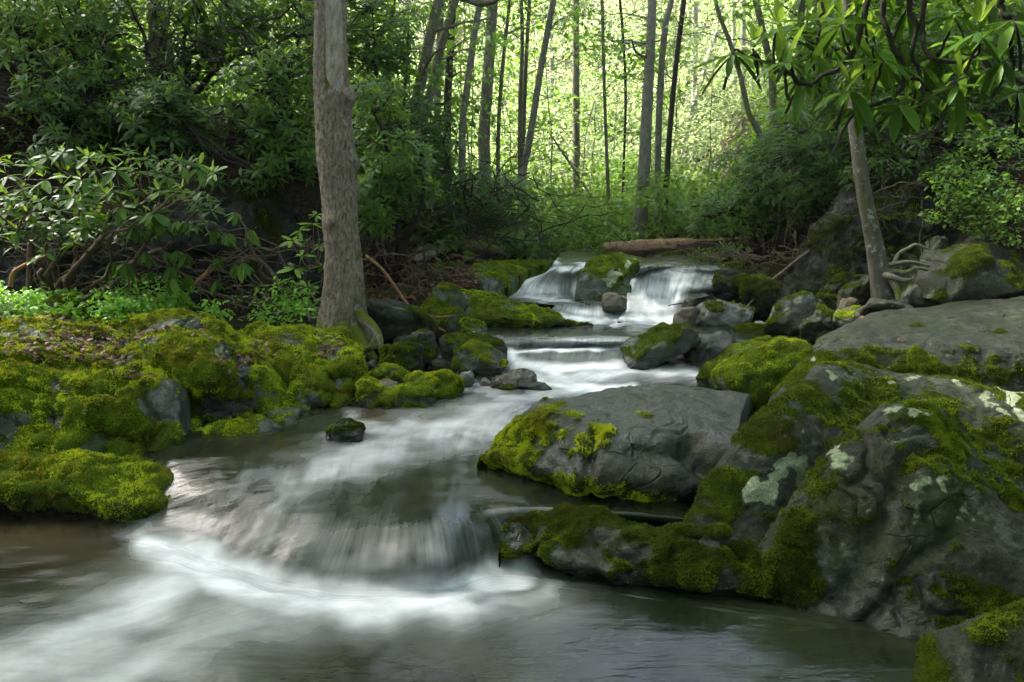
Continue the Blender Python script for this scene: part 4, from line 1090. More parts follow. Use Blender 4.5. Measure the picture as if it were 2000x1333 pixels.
foam_lines = [
    ([(290, 1058), (350, 1074), (420, 1100)], 42, .85),
    ([(400, 1092), (500, 1122), (610, 1150)], 30, .8),
    ([(600, 1150), (740, 1172), (860, 1168)], 34, .7),
    ([(850, 1165), (960, 1138), (1030, 1112)], 26, .85),
    ([(310, 1075), (430, 1130), (560, 1175), (740, 1190), (900, 1170)], 48, .8),
    ([(360, 1100), (300, 1170), (200, 1235), (60, 1300), (-120, 1370)], 74, .62),
    ([(620, 1180), (480, 1215), (330, 1270), (150, 1350)], 66, .52),
    ([(620, 1180), (900, 1190), (1060, 1165)], 34, .5),
    ([(985, 815), (900, 832), (800, 852), (720, 880), (640, 910), (560, 950)], 44, .55),
    ([(960, 850), (840, 850), (740, 835), (690, 830)], 16, .55),
    ([(690, 812), (760, 840), (830, 842)], 13, .5),
    ([(560, 940), (530, 965), (525, 985)], 14, .45),
    ([(560, 910), (500, 935), (450, 960)], 12, .3),
    ([(1390, 745), (1330, 728), (1230, 725), (1150, 735), (1080, 750)], 13, .75),
    ([(1000, 690), (1010, 712), (1080, 722), (1200, 716), (1240, 712)], 12, .95),
    ([(920, 664), (970, 680), (1000, 700), (1040, 718), (1090, 735), (1130, 755)], 12, .85),
    ([(985, 690), (1080, 684), (1215, 682)], 5, .85),
    ([(1040, 671), (1130, 670), (1240, 670)], 9, .62),
    ([(890, 668), (960, 668), (1050, 670)], 8, .35),
    ([(880, 664), (930, 672), (985, 690)], 9, .7),
    ([(1010, 732), (1100, 752), (1180, 762), (1240, 758)], 13, .85),
    ([(1130, 755), (1060, 775), (980, 775)], 10, .4),
    ([(845, 668), (860, 690), (880, 702)], 8, .9),
    ([(930, 755), (1000, 768), (1100, 765)], 9, .5),
    ([(1075, 618), (1140, 622), (1220, 622), (1330, 622)], 9, 1.0),
    ([(1200, 632), (1330, 630)], 7, .8),
    ([(1460, 700), (1420, 730), (1380, 742)], 14, .6),
    ([(1340, 660), (1325, 690), (1310, 708)], 10, .6),
    ([(880, 757), (960, 757), (1010, 770)], 8, .45),
]
foam_blobs = [(840, 1080, 110, 50, .30), (560, 1050, 200, 50, .22), (700, 1105, 160, 40, .26), (330, 1060, 45, 32, .9), (640, 1170, 150, 30, .6), (980, 1120, 60, 22, .85), (1060, 1190, 110, 50, .2),
              (1280, 612, 90, 12, 1.0), (1160, 700, 130, 14, .35), (1100, 720, 110, 12, .55), (800, 845, 90, 16, .3), (560, 985, 90, 40, .12), (1250, 735, 120, 14, .45)]
streaks = [(500, 1020, 150, 60, .22), (720, 1065, 220, 55, .42), (860, 1065, 100, 55, .62), (620, 930, 160, 40, .30), (300, 1200, 300, 90, .16), (960, 1040, 60, 40, .4),
           (1120, 670, 130, 14, .6), (1150, 692, 150, 14, .4), (960, 672, 40, 20, .4), (1420, 685, 70, 30, .4), (800, 860, 160, 40, .28), (1120, 740, 140, 25, .25), (960, 1210, 200, 50, .12)]
browns = [(60, 1060, 260, 80, 1.0), (740, 800, 80, 16, .9), (520, 880, 120, 22, .55), (860, 715, 60, 16, .8), (800, 655, 110, 16, .5), (900, 965, 120, 30, .3), (940, 1105, 18, 22, .8), (900, 1290, 500, 70, .35), (1060, 668, 40, 10, .6)]
water_sheet('stream', low, 210, 330, foam_blobs, foam_lines, streaks, browns, .015, .010, 1, label='silky stream running over low steps between mossy rocks', pool=(-.83, -.5, 2.7))

# the ledge pool and its fan fall
ledge = [
    [(1072, 628, .54), (1100, 632, .54), (1140, 632, .54), (1185, 630, .54), (1222, 624, .54), (1240, 612, .55)],
    [(1074, 618, .57), (1100, 622, .57), (1140, 622, .57), (1185, 620, .57), (1220, 612, .58), (1236, 602, .58)],
    [(1078, 604, .63), (1104, 605, .635), (1142, 604, .64), (1184, 604, .64), (1214, 602, .635), (1230, 596, .63)],
    [(1082, 597, .655), (1108, 596, .665), (1144, 595, .67), (1182, 596, .67), (1208, 597, .665), (1226, 592, .655)],
    [(1040, 592, .67), (1090, 590, .675), (1144, 588, .68), (1182, 589, .68), (1206, 590, .675), (1228, 588, .67)],
    [(990, 585, .68), (1070, 582, .68), (1130, 580, .685), (1172, 580, .685), (1200, 582, .68), (1235, 582, .68)],
    [(970, 572, .68), (1060, 570, .68), (1120, 568, .685), (1165, 568, .685), (1200, 572, .68), (1240, 575, .68)]]
water_sheet('waterfall', ledge, 100, 80, [(1150, 610, 65, 13, .85)], [([(1000, 582), (1070, 584), (1130, 584)], 5, .8), ([(1085, 622), (1140, 626), (1225, 618)], 8, 1.0)],
            [(1145, 608, 75, 16, .55)], [(1060, 590, 40, 6, .5)], .08, .008, 3, label='small fan-shaped fall spilling from a round ledge', uscale=1.6)

# upper left fall: a smooth slide off the top run
left = [
    [(975, 590, .67), (1020, 590, .67), (1060, 590, .67), (1100, 588, .67), (1125, 588, .67), (1140, 588, .67)],
    [(985, 578, .70), (1025, 577, .71), (1062, 577, .71), (1100, 577, .71), (1122, 577, .71), (1136, 577, .72)],
    [(1005, 562, .77), (1036, 558, .80), (1068, 556, .81), (1100, 557, .81), (1120, 556, .82), (1134, 556, .82)],
    [(1030, 548, .84), (1055, 540, .90), (1080, 537, .92), (1104, 538, .92), (1120, 536, .93), (1136, 538, .92)],
    [(1060, 536, .91), (1076, 528, .97), (1094, 526, .98), (1112, 527, .98), (1126, 526, .98), (1145, 530, .97)],
    [(1075, 524, .98), (1092, 519, 1.01), (1108, 518, 1.015), (1124, 518, 1.015), (1140, 518, 1.01), (1165, 520, 1.0)],
    [(1082, 514, 1.03), (1100, 512, 1.03), (1118, 511, 1.035), (1138, 511, 1.035), (1160, 511, 1.03), (1200, 512, 1.03)],
    [(1090, 503, 1.06), (1110, 502, 1.06), (1130, 501, 1.065), (1155, 501, 1.065), (1190, 501, 1.06), (1250, 503, 1.06)],
    [(1100, 492, 1.09), (1120, 491, 1.09), (1145, 490, 1.09), (1175, 490, 1.09), (1210, 490, 1.09), (1270, 492, 1.09)]]
water_sheet('waterfall', left, 100, 100, [(1060, 556, 80, 30, .78), (1060, 580, 60, 6, .9), (1010, 570, 25, 12, .7), (1128, 560, 14, 24, .9), (1085, 512, 10, 10, .9)],
            [([(985, 574), (1030, 548), (1075, 530), (1130, 522), (1170, 518)], 7, .8), ([(1090, 560), (1085, 580)], 8, .7), ([(1050, 560), (1030, 580)], 8, .6)],
            [(1060, 556, 80, 30, .55), (1125, 555, 20, 30, .5)], [], .10, .012, 5, label='left upper waterfall sliding diagonally off the top run', uscale=1.3)

# right fall: a broad veil
right = [
    [(1205, 632, .545), (1240, 634, .545), (1290, 634, .545), (1340, 632, .545), (1385, 628, .545), (1425, 622, .545)],
    [(1215, 612, .60), (1248, 614, .60), (1292, 612, .605), (1335, 606, .62), (1372, 600, .63), (1415, 598, .62)],
    [(1222, 592, .68), (1254, 590, .69), (1294, 588, .69), (1330, 582, .71), (1362, 574, .74), (1416, 575, .73)],
    [(1226, 570, .78), (1260, 566, .80), (1300, 560, .82), (1336, 560, .82), (1370, 564, .80), (1418, 563, .80)],
    [(1232, 548, .89), (1266, 540, .93), (1306, 534, .95), (1345, 532, .96), (1382, 536, .94), (1420, 544, .90)],
    [(1238, 540, .93), (1270, 530, .975), (1310, 525, .99), (1348, 524, 1.0), (1384, 528, .985), (1422, 534, .95)],
    [(1246, 534, .97), (1276, 524, 1.01), (1312, 519, 1.02), (1350, 518, 1.025), (1386, 521, 1.015), (1424, 526, 1.0)],
    [(1250, 522, 1.03), (1280, 514, 1.05), (1312, 510, 1.055), (1350, 509, 1.055), (1390, 511, 1.05), (1430, 515, 1.04)],
    [(1240, 508, 1.07), (1280, 502, 1.08), (1315, 499, 1.085), (1352, 498, 1.085), (1392, 499, 1.08), (1432, 503, 1.07)]]
water_sheet('waterfall', right, 120, 100, [(1270, 600, 60, 26, 1.0), (1250, 575, 22, 40, .85), (1310, 565, 80, 32, .85), (1390, 545, 32, 18, .75), (1320, 540, 70, 12, .72)],
            [([(1215, 620), (1290, 626), (1360, 620)], 12, 1.1), ([(1236, 545), (1226, 580), (1222, 610)], 10, 1.0), ([(1330, 575), (1310, 600)], 12, .9), ([(1240, 536), (1300, 524), (1380, 526)], 3, .35)],
            [(1320, 560, 110, 45, .45)], [], .06, .014, 7, label='broad white right waterfall falling into the upper pool', uscale=1.3)

# side trickle at the far left
trick = [
    [(850, 575, .75), (862, 574, .75), (876, 574, .75), (892, 576, .75)],
    [(846, 556, .80), (858, 555, .81), (874, 555, .81), (894, 558, .80)],
    [(852, 542, .88), (866, 538, .90), (884, 537, .90), (908, 540, .89)],
    [(862, 532, .94), (880, 529, .95), (900, 529, .95), (925, 533, .94)],
    [(880, 524, .98), (900, 523, .98), (920, 523, .98), (940, 526, .98)]]
water_sheet('waterfall', trick, 60, 60, [(872, 542, 22, 8, .8), (895, 552, 6, 14, .8)], [([(860, 540), (890, 532), (910, 528)], 4, .9)], [(880, 540, 30, 15, .5)], [], .1, .008, 9, label='thin side trickle at the far left of the falls', uscale=1.3)

# ================================================================== PLANTS: tools
def unit(a): return a / (np.linalg.norm(a, axis=-1, keepdims=True) + 1e-9)


T6 = np.array([[0, 0, 0], [-.40, .30, .05], [.40, .30, .05], [-.42, .66, .03], [.42, .66, .03], [0, 1, -.10]])
T6Q, T6T = np.array([[1, 2, 4, 3]]), np.array([[0, 2, 1], [3, 4, 5]])
T4 = np.array([[0, 0, 0], [-.5, .48, .10], [.5, .48, .10], [0, 1, -.06]])
T4T = np.array([[0, 2, 3], [0, 3, 1]])


def leaves(P, D, U, L, Wd, kind=6):
    """leaf blades: base P, direction D, face normal near U"""
    D = unit(D); X = unit(np.cross(D, U)); Z = np.cross(X, D)
    T = T6 if kind == 6 else T4
    n, k = len(P), len(T)
    L = np.broadcast_to(L, (n,)); Wd = np.broadcast_to(Wd, (n,))
    V = (P[:, None] + T[None, :, 0, None] * (X * Wd[:, None])[:, None] + T[None, :, 1, None] * (D * L[:, None])[:, None]
         + T[None, :, 2, None] * (Z * L[:, None])[:, None]).reshape(-1, 3)
    off = (np.arange(n) * k)[:, None, None]
    if kind == 6:
        return V, (T6Q[None] + off).reshape(-1, 4), (T6T[None] + off).reshape(-1, 3)
    return V, None, (T4T[None] + off).reshape(-1, 3)


def whorl_leaves(C, A, n, el, el_sd, L, r, lw=.30):
    """n leaves round each whorl centre C with axis A; el = elevation of the leaves above the whorl plane"""
    w = len(C)
    A = unit(A)
    X = unit(np.cross(A, r.normal(0, 1, (w, 3)))); Y = np.cross(A, X)
    th = (np.arange(n)[None] / n * 2 * np.pi + r.uniform(0, 6.3, (w, 1)) + r.normal(0, .18, (w, n)))
    e = el + r.normal(0, el_sd, (w, n))
    rad = np.cos(th)[..., None] * X[:, None] + np.sin(th)[..., None] * Y[:, None]
    D = np.cos(e)[..., None] * rad + np.sin(e)[..., None] * A[:, None]
    U = np.cos(e)[..., None] * A[:, None] - np.sin(e)[..., None] * rad
    P = C[:, None] + D * .012
    Ls = L * r.uniform(.6, 1.15, (w, n)) * r.uniform(.75, 1.12, (w, 1))
    return P.reshape(-1, 3), D.reshape(-1, 3), U.reshape(-1, 3), Ls.ravel(), Ls.ravel() * lw


def in_ellipsoid(n, r, shell=.45):
    d = unit(r.normal(0, 1, (n, 3)))
    return d * (shell + (1 - shell) * r.random(n) ** .6)[:, None]


def blob_points(px, py, d, rx, ry, rd, n, r, shell=.4):
    c = PD(px, py, d); k = d / FPX
    q = in_ellipsoid(n, r, shell)
    return c, c + q * np.array([rx * k, rd, ry * k]), q


def curve_path(a, b, n, sag, jit, r):
    a, b = np.asarray(a, float), np.asarray(b, float)
    t = np.linspace(0, 1, n)[:, None]
    L = np.linalg.norm(b - a)
    m = (a + b) / 2 + np.array([0, 0, sag * L]) + r.normal(0, jit, 3) * L
    p = (1 - t) ** 2 * a + 2 * t * (1 - t) * m + t * t * b
    w = np.sin(np.pi * t) * L * jit * .35
    return p + w * np.stack([noise(np.stack([t[:, 0] * 4, np.full(n, r.random() * 50), np.full(n, k * 9.)], 1), 5) for k in range(3)], 1) * 2


def stems_mesh(mix, base, targets, r, r0=.03, r1=.004, nmain=4, seg=5, sag=.05, jit=.14):
    """main stems from the base and twigs to every target"""
    base = np.asarray(base, float)
    nmain = min(nmain, len(targets))
    mains = []
    for t in targets[r.choice(len(targets), nmain, replace=False)]:
        p = curve_path(base + r.normal(0, .06, 3) * np.array([1, 1, 0]), t, 12, sag, jit, r)
        V, Q, T = tube(p, np.linspace(r0, r1 * 1.4, 12), seg)
        mix.add(V, Q, T)
        mains.append(p)
    M_ = np.vstack(mains)
    for t in targets:
        dd = np.linalg.norm(M_ - t, axis=1) + .6 * np.maximum(M_[:, 2] - t[2], 0)
        s = M_[np.argmin(dd)]
        if np.linalg.norm(s - t) < .03: continue
        V, Q, T = tube(curve_path(s, t, 6, -.05, .10, r), np.linspace(r1 * 1.6, r1 * .8, 6), 4, False)
        mix.add(V, Q, T)


LEAF_MESH = {}


def leaf_mesh(key, mat, lw, bend):
    """single broad leaf with a midrib fold, unit length along +Y"""
    if key in LEAF_MESH: return LEAF_MESH[key]
    ts = np.array([0, .12, .32, .55, .78, .93, 1.0]); wd = np.array([.04, .30, .46, .5, .40, .18, .0]) * lw
    V, Q, T = [], [], []
    for t, w_ in zip(ts, wd):
        z = -bend * t * t
        V += [(-w_, t, z + .18 * w_), (0, t, z - .02 * (0 < t < 1)), (w_, t, z + .18 * w_)]
    for i in range(len(ts) - 1):
        a = 3 * i
        Q += [(a, a + 1, a + 4, a + 3), (a + 1, a + 2, a + 5, a + 4)]
    me = new_mesh('leaf', np.array(V), np.array(Q)[:, ::-1], mat=mat)
    LEAF_MESH[key] = me
    return me


def leaf_objects(P, D, U, L, lw_scale, parent, key_mats, r):
    """each leaf an object of its own, sharing a few leaf meshes"""
    D = unit(D); X = unit(np.cross(D, U)); Z = np.cross(X, D)
    b = Vector(parent.location)
    for i in range(len(P)):
        key, mat, lw, bend = key_mats[r.integers(len(key_mats))]
        o = bpy.data.objects.new('leaf', leaf_mesh(key, mat, lw, bend))
        col.objects.link(o)
        o.parent = parent
        s = float(L[i])
        x, y, z, p = X[i] * s, D[i] * s, Z[i] * s, P[i]
        o.matrix_basis = Matrix(((x[0], y[0], z[0], p[0] - b.x), (x[1], y[1], z[1], p[1] - b.y), (x[2], y[2], z[2], p[2] - b.z), (0, 0, 0, 1)))


def foliage_part(name, pieces, mat, parent, smooth=False):
    """pieces: list of (V,Q,T,var)"""
    mx = Mix()
    for V, Q, T, a in pieces: mx.add(V, Q, T, a)
    o = link(name, mx.mesh(name, mat, smooth), parent)
    tag(o, kind='stuff')
    return o


def leafset(P, D, U, L, Wd, r, kind=6, lo=.0, hi=.6):
    V, Q, T = leaves(P, D, U, L, Wd, kind)
    return V, Q, T, np.repeat(r.uniform(lo, hi, len(P)), len(T6) if kind == 6 else len(T4))


# ================================================================== RHODODENDRONS
def rhodo_shrub(label, blobs, base, seed, leaf=.135, mat='rhodo', group=None, new=.6, nmain=6, name='rhododendron', r0=.035, stemmat='twig_dark', kind=6, el=-.05, gaps=.0):
    r = np.random.default_rng(seed)
    root = empty(name, base, label, 'shrub', group)
    Cs, As = [], []
    for (px, py, d, rx, ry, rd, n) in blobs:
        c, P, q = blob_points(px, py, d, rx, ry, rd, n, r)
        # leave irregular holes in the crown
        keep = fbm(P * 1.3, 2, seed) > (-.22 + gaps)
        P, q = P[keep], q[keep]
        Cs.append(P); As.append(q * .55 + np.array([0, -.25, .75]) + r.normal(0, .22, P.shape))
    C, A = np.vstack(Cs), np.vstack(As)
    Pm = whorl_leaves(C, A, 7, el, .22, leaf, r)
    pieces = [leafset(*Pm, r, kind, 0, .62)]
    k = r.random(len(C)) < new
    if k.any():
        Pn = whorl_leaves(C[k] + unit(A[k]) * .02, A[k], 4, .85, .2, leaf * .62, r)
        pieces.append(leafset(*Pn, r, kind, .55, 1.0))
    foliage_part('foliage', pieces, M[mat], root)
    mx = Mix()
    sub = C[r.choice(len(C), min(len(C), 160), replace=False)]
    stems_mesh(mx, base, sub, r, r0, .005, nmain)
    o = link('branches', mx.mesh('branches', M[stemmat]), root)
    tag(o, kind='stuff')
    return root


def gpt(px, d, dz=0.0):
    """ground point below the pixel column px at depth d"""
    x = PD(px, 430, d)[0]
    return np.array([x, d, gz1(x, d) + dz])


# front left bush with leaves one can pick out
def front_bush():
    r = np.random.default_rng(201)
    base = gpt(90, 7.1)
    root = empty('rhododendron', base, 'spreading rhododendron with upright leaf rosettes above the left ledge', 'shrub')
    pts = [(800, 90), (975, 60), (1110, 130), (500, 240), (370, 100), (480, 70), (890, 210), (1000, 220), (1080, 220), (1210, 230), (1290, 260), (1390, 160),
           (1520, 190), (1640, 230), (1600, 260), (180, 360), (350, 280), (480, 340), (620, 280), (740, 340), (990, 370), (870, 370), (1220, 380), (1290, 370),
           (1400, 380), (1500, 450), (1590, 450), (80, 430), (190, 440), (300, 450), (440, 510), (600, 480), (810, 410), (1015, 530), (1110, 560), (220, 550),
           (110, 510), (610, 560), (390, 600), (130, 680), (370, 680), (250, 670), (640, 650), (820, 620), (950, 730), (700, 560), (560, 420), (930, 480),
           (50, 540), (30, 400), (110, 790), (340, 840), (560, 760), (1170, 540), (20, 640), (-60, 500), (-40, 720), (680, 120), (250, 180), (60, 250), (1150, 440), (760, 500)]
    C = np.array([PD(x * .255, 280 + y * .255, 5.95 + .75 * r.random()) for x, y in pts])
    A = np.array([0, -.35, .9]) + r.normal(0, .2, C.shape)
    P, D, U, L, _ = whorl_leaves(C, A, 7, -.12, .2, .135, r)
    Pn, Dn, Un, Ln, _ = whorl_leaves(C + unit(A) * .02, A, 3, .9, .2, .085, r)
    order = np.argsort(P[:, 1])
    k1, k2 = order[:220], order[220:]
    km = [('rn1', M['rhodo_near'], .34, .10), ('rn2', M['rhodo_near'], .38, .20)]
    leaf_objects(P[k1], D[k1], U[k1], L[k1], 1, root, km, r)
    o2 = np.argsort(Pn[:, 1])
    leaf_objects(Pn[o2[:80]], Dn[o2[:80]], Un[o2[:80]], Ln[o2[:80]], 1, root, [('ry1', M['rhodo_new'], .32, .05)], r)
    k3 = o2[80:]
    pieces = [leafset(P[k2], D[k2], U[k2], L[k2], L[k2] * .36, r, 6, .1, .6), leafset(Pn[k3], Dn[k3], Un[k3], Ln[k3], Ln[k3] * .34, r, 6, .7, 1)]
    # inner, deeper rosettes
    q = np.array([PD(r.uniform(-40, 430), r.uniform(300, 470), r.uniform(6.3, 7.0)) for _ in range(70)])
    q = q[[(i[0] < -2.2) or (i[2] > 1.55) for i in q]]
    pieces.append(leafset(*whorl_leaves(q, np.array([0, -.3, .9]) + r.normal(0, .3, q.shape), 7, -.1, .25, .13, r), r, 6, 0, .45))
    foliage_part('foliage', pieces, M['rhodo'], root)
    mx = Mix()
    stems_mesh(mx, base, C, r, .03, .005, 9, 6, .1, .16)
    tag(link('branches', mx.mesh('branches', M['twig']), root), kind='stuff')


front_bush()


def droop_bush():
    r = np.random.default_rng(202)
    base = gpt(560, 7.0)
    root = empty('rhododendron', base, 'rhododendron with drooping glossy leaves left of the dead tree', 'shrub')
    pts = [(1150, 590), (1210, 620), (1300, 640), (1360, 620), (1410, 630), (1030, 660), (1060, 690), (1050, 860), (1110, 860), (860, 930), (960, 940), (1260, 860),
           (1350, 850), (1430, 880), (1160, 1010), (1310, 970), (1310, 1060), (1810, 560), (1640, 690), (1720, 720), (1760, 720), (1910, 690), (1660, 900), (1800, 950),
           (1850, 940), (1660, 1080), (1440, 1040)]
    pp = [(x * .255, 280 + y * .255) for x, y in pts]
    C = np.array([PD(x, y - 8, 6.35 + .4 * r.random()) for x, y in pp])
    A = np.array([0, -.2, .97]) + r.normal(0, .15, C.shape)
    P, D, U, L, _ = whorl_leaves(C, A, 7, -1.0, .22, .135, r)
    leaf_objects(P, D, U, L, 1, root, [('rd1', M['rhodo_near'], .40, .06), ('rd2', M['rhodo_near'], .44, .12)], r)
    up = [(585, 450), (600, 470), (590, 500), (575, 525), (612, 437), (560, 548), (600, 562), (520, 590), (545, 575), (625, 480), (618, 420), (570, 470), (630, 520), (500, 560), (610, 600)]
    C2 = np.array([PD(x, y, 6.5 + .3 * r.random()) for x, y in up])
    A2 = np.array([0, -.3, .9]) + r.normal(0, .2, C2.shape)
    P2, D2, U2, L2, _ = whorl_leaves(C2, A2, 7, -.15, .3, .12, r)
    leaf_objects(P2, D2, U2, L2, 1, root, [('rn1', M['rhodo_near'], .34, .10), ('ry1', M['rhodo_new'], .32, .05)], r)
    mx = Mix()
    stems_mesh(mx, base, np.vstack([C, C2]), r, .022, .004, 8, 6, .05, .22)
    for _ in range(26):
        a = PD(r.uniform(380, 640), r.uniform(520, 620), r.uniform(6.5, 7.1)); b = a + r.normal(0, .35, 3) * np.array([1.4, .3, .8])
        V, Q, T = tube(curve_path(a, b, 10, .05, .3, r), np.linspace(.009, .003, 10), 5)
        mx.add(V, Q, T)
    tag(link('branches', mx.mesh('branches', M['twig']), root), kind='stuff')


droop_bush()


def overhang_rhodo():
    r = np.random.default_rng(203)
    base = PD(1850, -120, 3.2)
    root = empty('rhododendron_branch', base, 'dark overhanging rhododendron branch with long leaves at top right', 'branch')
    W_ = [(1433, 104, 3.0), (1470, 95, 3.1), (1516, 62, 3.0), (1538, 122, 2.9), (1545, 72, 3.15), (1643, 50, 3.0), (1671, 28, 3.1), (1600, 60, 3.3), (1724, 118, 2.9), (1705, 90, 3.1),
          (1659, 176, 3.0), (1690, 110, 3.3), (1675, 214, 3.05), (1755, 204, 3.0), (1758, 85, 3.2), (1873, 167, 2.9), (1910, 62, 2.8), (1963, 118, 2.75), (1690, 8, 3.2), (1978, 40, 2.7), (1860, 30, 3.2),
          (1600, 110, 3.2), (1800, 130, 3.3), (1770, 20, 3.3), (1840, 100, 3.3), (1990, 180, 3.0), (1570, 150, 3.2), (1810, 190, 3.2)]
    C = np.array([PD(*w_) for w_ in W_])
    A = np.array([0, -.12, .98]) + r.normal(0, .13, C.shape)
    P, D, U, L, _ = whorl_leaves(C, A, 9, -.36, .30, .148, r)
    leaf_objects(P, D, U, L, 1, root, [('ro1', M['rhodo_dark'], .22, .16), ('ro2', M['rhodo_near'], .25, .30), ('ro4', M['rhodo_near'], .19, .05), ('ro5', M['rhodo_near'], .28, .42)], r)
    k = r.choice(len(C), 14, replace=False)
    P, D, U, L, _ = whorl_leaves(C[k] + unit(A[k]) * .02, A[k], 4, 1.0, .18, .12, r)
    leaf_objects(P, D, U, L, 1, root, [('ro3', M['rhodo_new'], .30, .03)], r)
    # the rest of the bush above the frame, added to shade branch and boulders
    q = np.array([PD(r.uniform(1380, 2350), r.uniform(-620, -60), r.uniform(2.6, 4.2)) for _ in range(190)])
    q2 = np.array([PD(r.uniform(1490, 2060), r.uniform(-20, 215) , r.uniform(3.15, 3.9)) for _ in range(46)])
    q = np.vstack([q, q2])
    foliage_part('foliage', [leafset(*whorl_leaves(q, np.array([0, 0, 1.]) + r.normal(0, .2, q.shape), 9, -.3, .25, .17, r, .24), r, 6, 0, .45)], M['thicket'], root)
    mx = Mix()
    def br(pts, r0, r1):
        p = resample(np.array([PD(*q) for q in pts]), 26)
        p = p + np.stack([noise(np.stack([np.linspace(0, 9, 26), np.full(26, k * 7.3 + pts[0][0]), np.zeros(26)], 1), 3) for k in range(3)], 1) * .02
        V, Q, T = tube(p, np.linspace(r0, r1, 26), 7); mx.add(V, Q, T)
    br([(1720, -60, 3.0), (1690, 20, 3.0), (1668, 100, 3.0), (1640, 130, 3.0), (1600, 155, 3.0), (1556, 160, 2.95), (1540, 130, 2.9)], .012, .006)
    br([(1725, -60, 3.05), (1725, 40, 3.0), (1745, 90, 3.0), (1765, 140, 3.0), (1755, 180, 3.0), (1730, 200, 3.0), (1680, 214, 3.05)], .012, .006)
    br([(1750, -60, 3.0), (1785, 30, 3.0), (1785, 110, 3.0), (1800, 170, 3.0), (1800, 210, 3.0), (1760, 225, 3.0)], .011, .005)
    br([(1815, -60, 3.0), (1800, 40, 3.0), (1805, 90, 2.95), (1840, 118, 2.9), (1880, 120, 2.9), (1912, 105, 2.85), (1910, 66, 2.8)], .011, .005)
    br([(1945, -60, 2.8), (1960, 20, 2.8), (2010, 60, 2.75)], .012, .007)
    br([(1975, 60, 2.75), (1978, 110, 2.75), (1985, 150, 2.8), (2010, 170, 2.8)], .008, .005)
    br([(1620, -60, 3.2), (1600, 60, 3.2), (1590, 110, 3.2), (1590, 140, 3.2)], .007, .004)
    br([(1780, 150, 3.1), (1830, 185, 3.1), (1905, 195, 3.1)], .007, .004)
    br([(1556, 160, 2.95), (1480, 110, 3.05), (1433, 104, 3.0)], .007, .004)
    br([(1660, 110, 3.0), (1620, 90, 3.1), (1540, 70, 3.1)], .006, .004)
    for c in C:
        s = c + np.array([r.normal(0, .04), .03, -.10 - .06 * r.random()])
        V, Q, T = tube(curve_path(s, c, 6, 0, .1, r), np.linspace(.006, .004, 6), 5); mx.add(V, Q, T)
    tag(link('branches', mx.mesh('branches', M['twig_dark']), root), kind='stuff')


overhang_rhodo()

# thickets on both slopes
rhodo_shrub('rhododendron thicket filling the upper left corner', [(40, 120, 8.4, 150, 150, .9, 330), (150, 20, 8.8, 130, 110, .9, 200), (-30, 220, 7.8, 120, 80, .5, 140)], gpt(60, 8.8), 211, new=.5, nmain=7)
rhodo_shrub('dark rhododendron behind the front left bush', [(60, 250, 7.6, 190, 80, .4, 230), (300, 240, 7.7, 130, 80, .4, 170), (470, 310, 7.6, 100, 60, .3, 110), (200, 190, 7.9, 200, 70, .4, 170)], gpt(180, 8.0), 212, mat='thicket', new=.4, nmain=6)
rhodo_shrub('tall open rhododendron with bare dark stems in the upper left', [(300, 60, 9.0, 130, 90, .8, 190), (420, 40, 9.2, 120, 80, .8, 170), (230, 170, 9.0, 90, 80, .5, 70)], gpt(340, 9.2), 213, new=.4, nmain=9, r0=.05)
rhodo_shrub('rhododendron crowding the left side of the dead tree', [(520, 190, 8.1, 90, 110, .6, 190), (560, 60, 9.0, 90, 90, .8, 150), (590, 300, 8.2, 50, 60, .5, 60)], gpt(540, 8.9), 214, new=.6, nmain=6)
rhodo_shrub('bright rhododendron just right of the dead tree', [(740, 215, 7.6, 70, 60, .6, 120), (760, 310, 7.5, 85, 60, .6, 130), (730, 400, 7.3, 50, 60, .5, 70), (790, 370, 7.7, 60, 60, .5, 60)], gpt(760, 7.9), 215, new=.8, nmain=6)
rhodo_shrub('rhododendron behind the bright one, up to the leaning trunks', [(740, 60, 9.6, 90, 90, .9, 190), (820, 260, 9.0, 70, 80, .7, 120), (700, 140, 9.3, 60, 70, .7, 80)], gpt(760, 9.6), 216, mat='thicket', new=.4, nmain=6)
rhodo_shrub('twiggy dark thicket left of the fallen log', [(900, 370, 9.8, 110, 70, .8, 240), (980, 400, 10.4, 90, 60, .8, 190), (860, 430, 9.4, 70, 40, .5, 80)], gpt(900, 10.0), 217, leaf=.10, mat='thicket', new=.3, nmain=8, stemmat='twig')
rhodo_shrub('low rhododendron leaning over the head of the falls', [(1030, 470, 9.7, 70, 26, .5, 60), (1070, 490, 9.4, 40, 18, .4, 26)], gpt(1010, 10.2), 218, leaf=.11, new=.6, nmain=4)
rhodo_shrub('bushy rhododendron hanging over the right end of the log', [(1430, 418, 9.4, 100, 46, .6, 180), (1500, 400, 9.2, 90, 60, .7, 150), (1420, 500, 9.0, 50, 20, .3, 26), (1350, 505, 9.1, 40, 12, .3, 12)], gpt(1490, 9.6), 219, leaf=.12, new=.6, nmain=7)
rhodo_shrub('dark thicket on the right slope above the log', [(1560, 330, 9.0, 110, 90, .7, 330), (1650, 270, 8.6, 110, 100, .6, 300), (1460, 330, 9.9, 70, 60, .7, 120), (1760, 330, 8.0, 120, 50, .35, 130)], gpt(1620, 9.8), 220, leaf=.10, mat='thicket', new=.35, nmain=8)
rhodo_shrub('shaded thicket behind the overhanging branch at upper right', [(1770, 180, 8.3, 140, 120, .6, 360), (1900, 110, 8.0, 140, 120, .6, 320), (1700, 60, 9.6, 110, 90, .8, 220)], gpt(1820, 9.2), 221, leaf=.11, mat='thicket', new=.3, nmain=8)
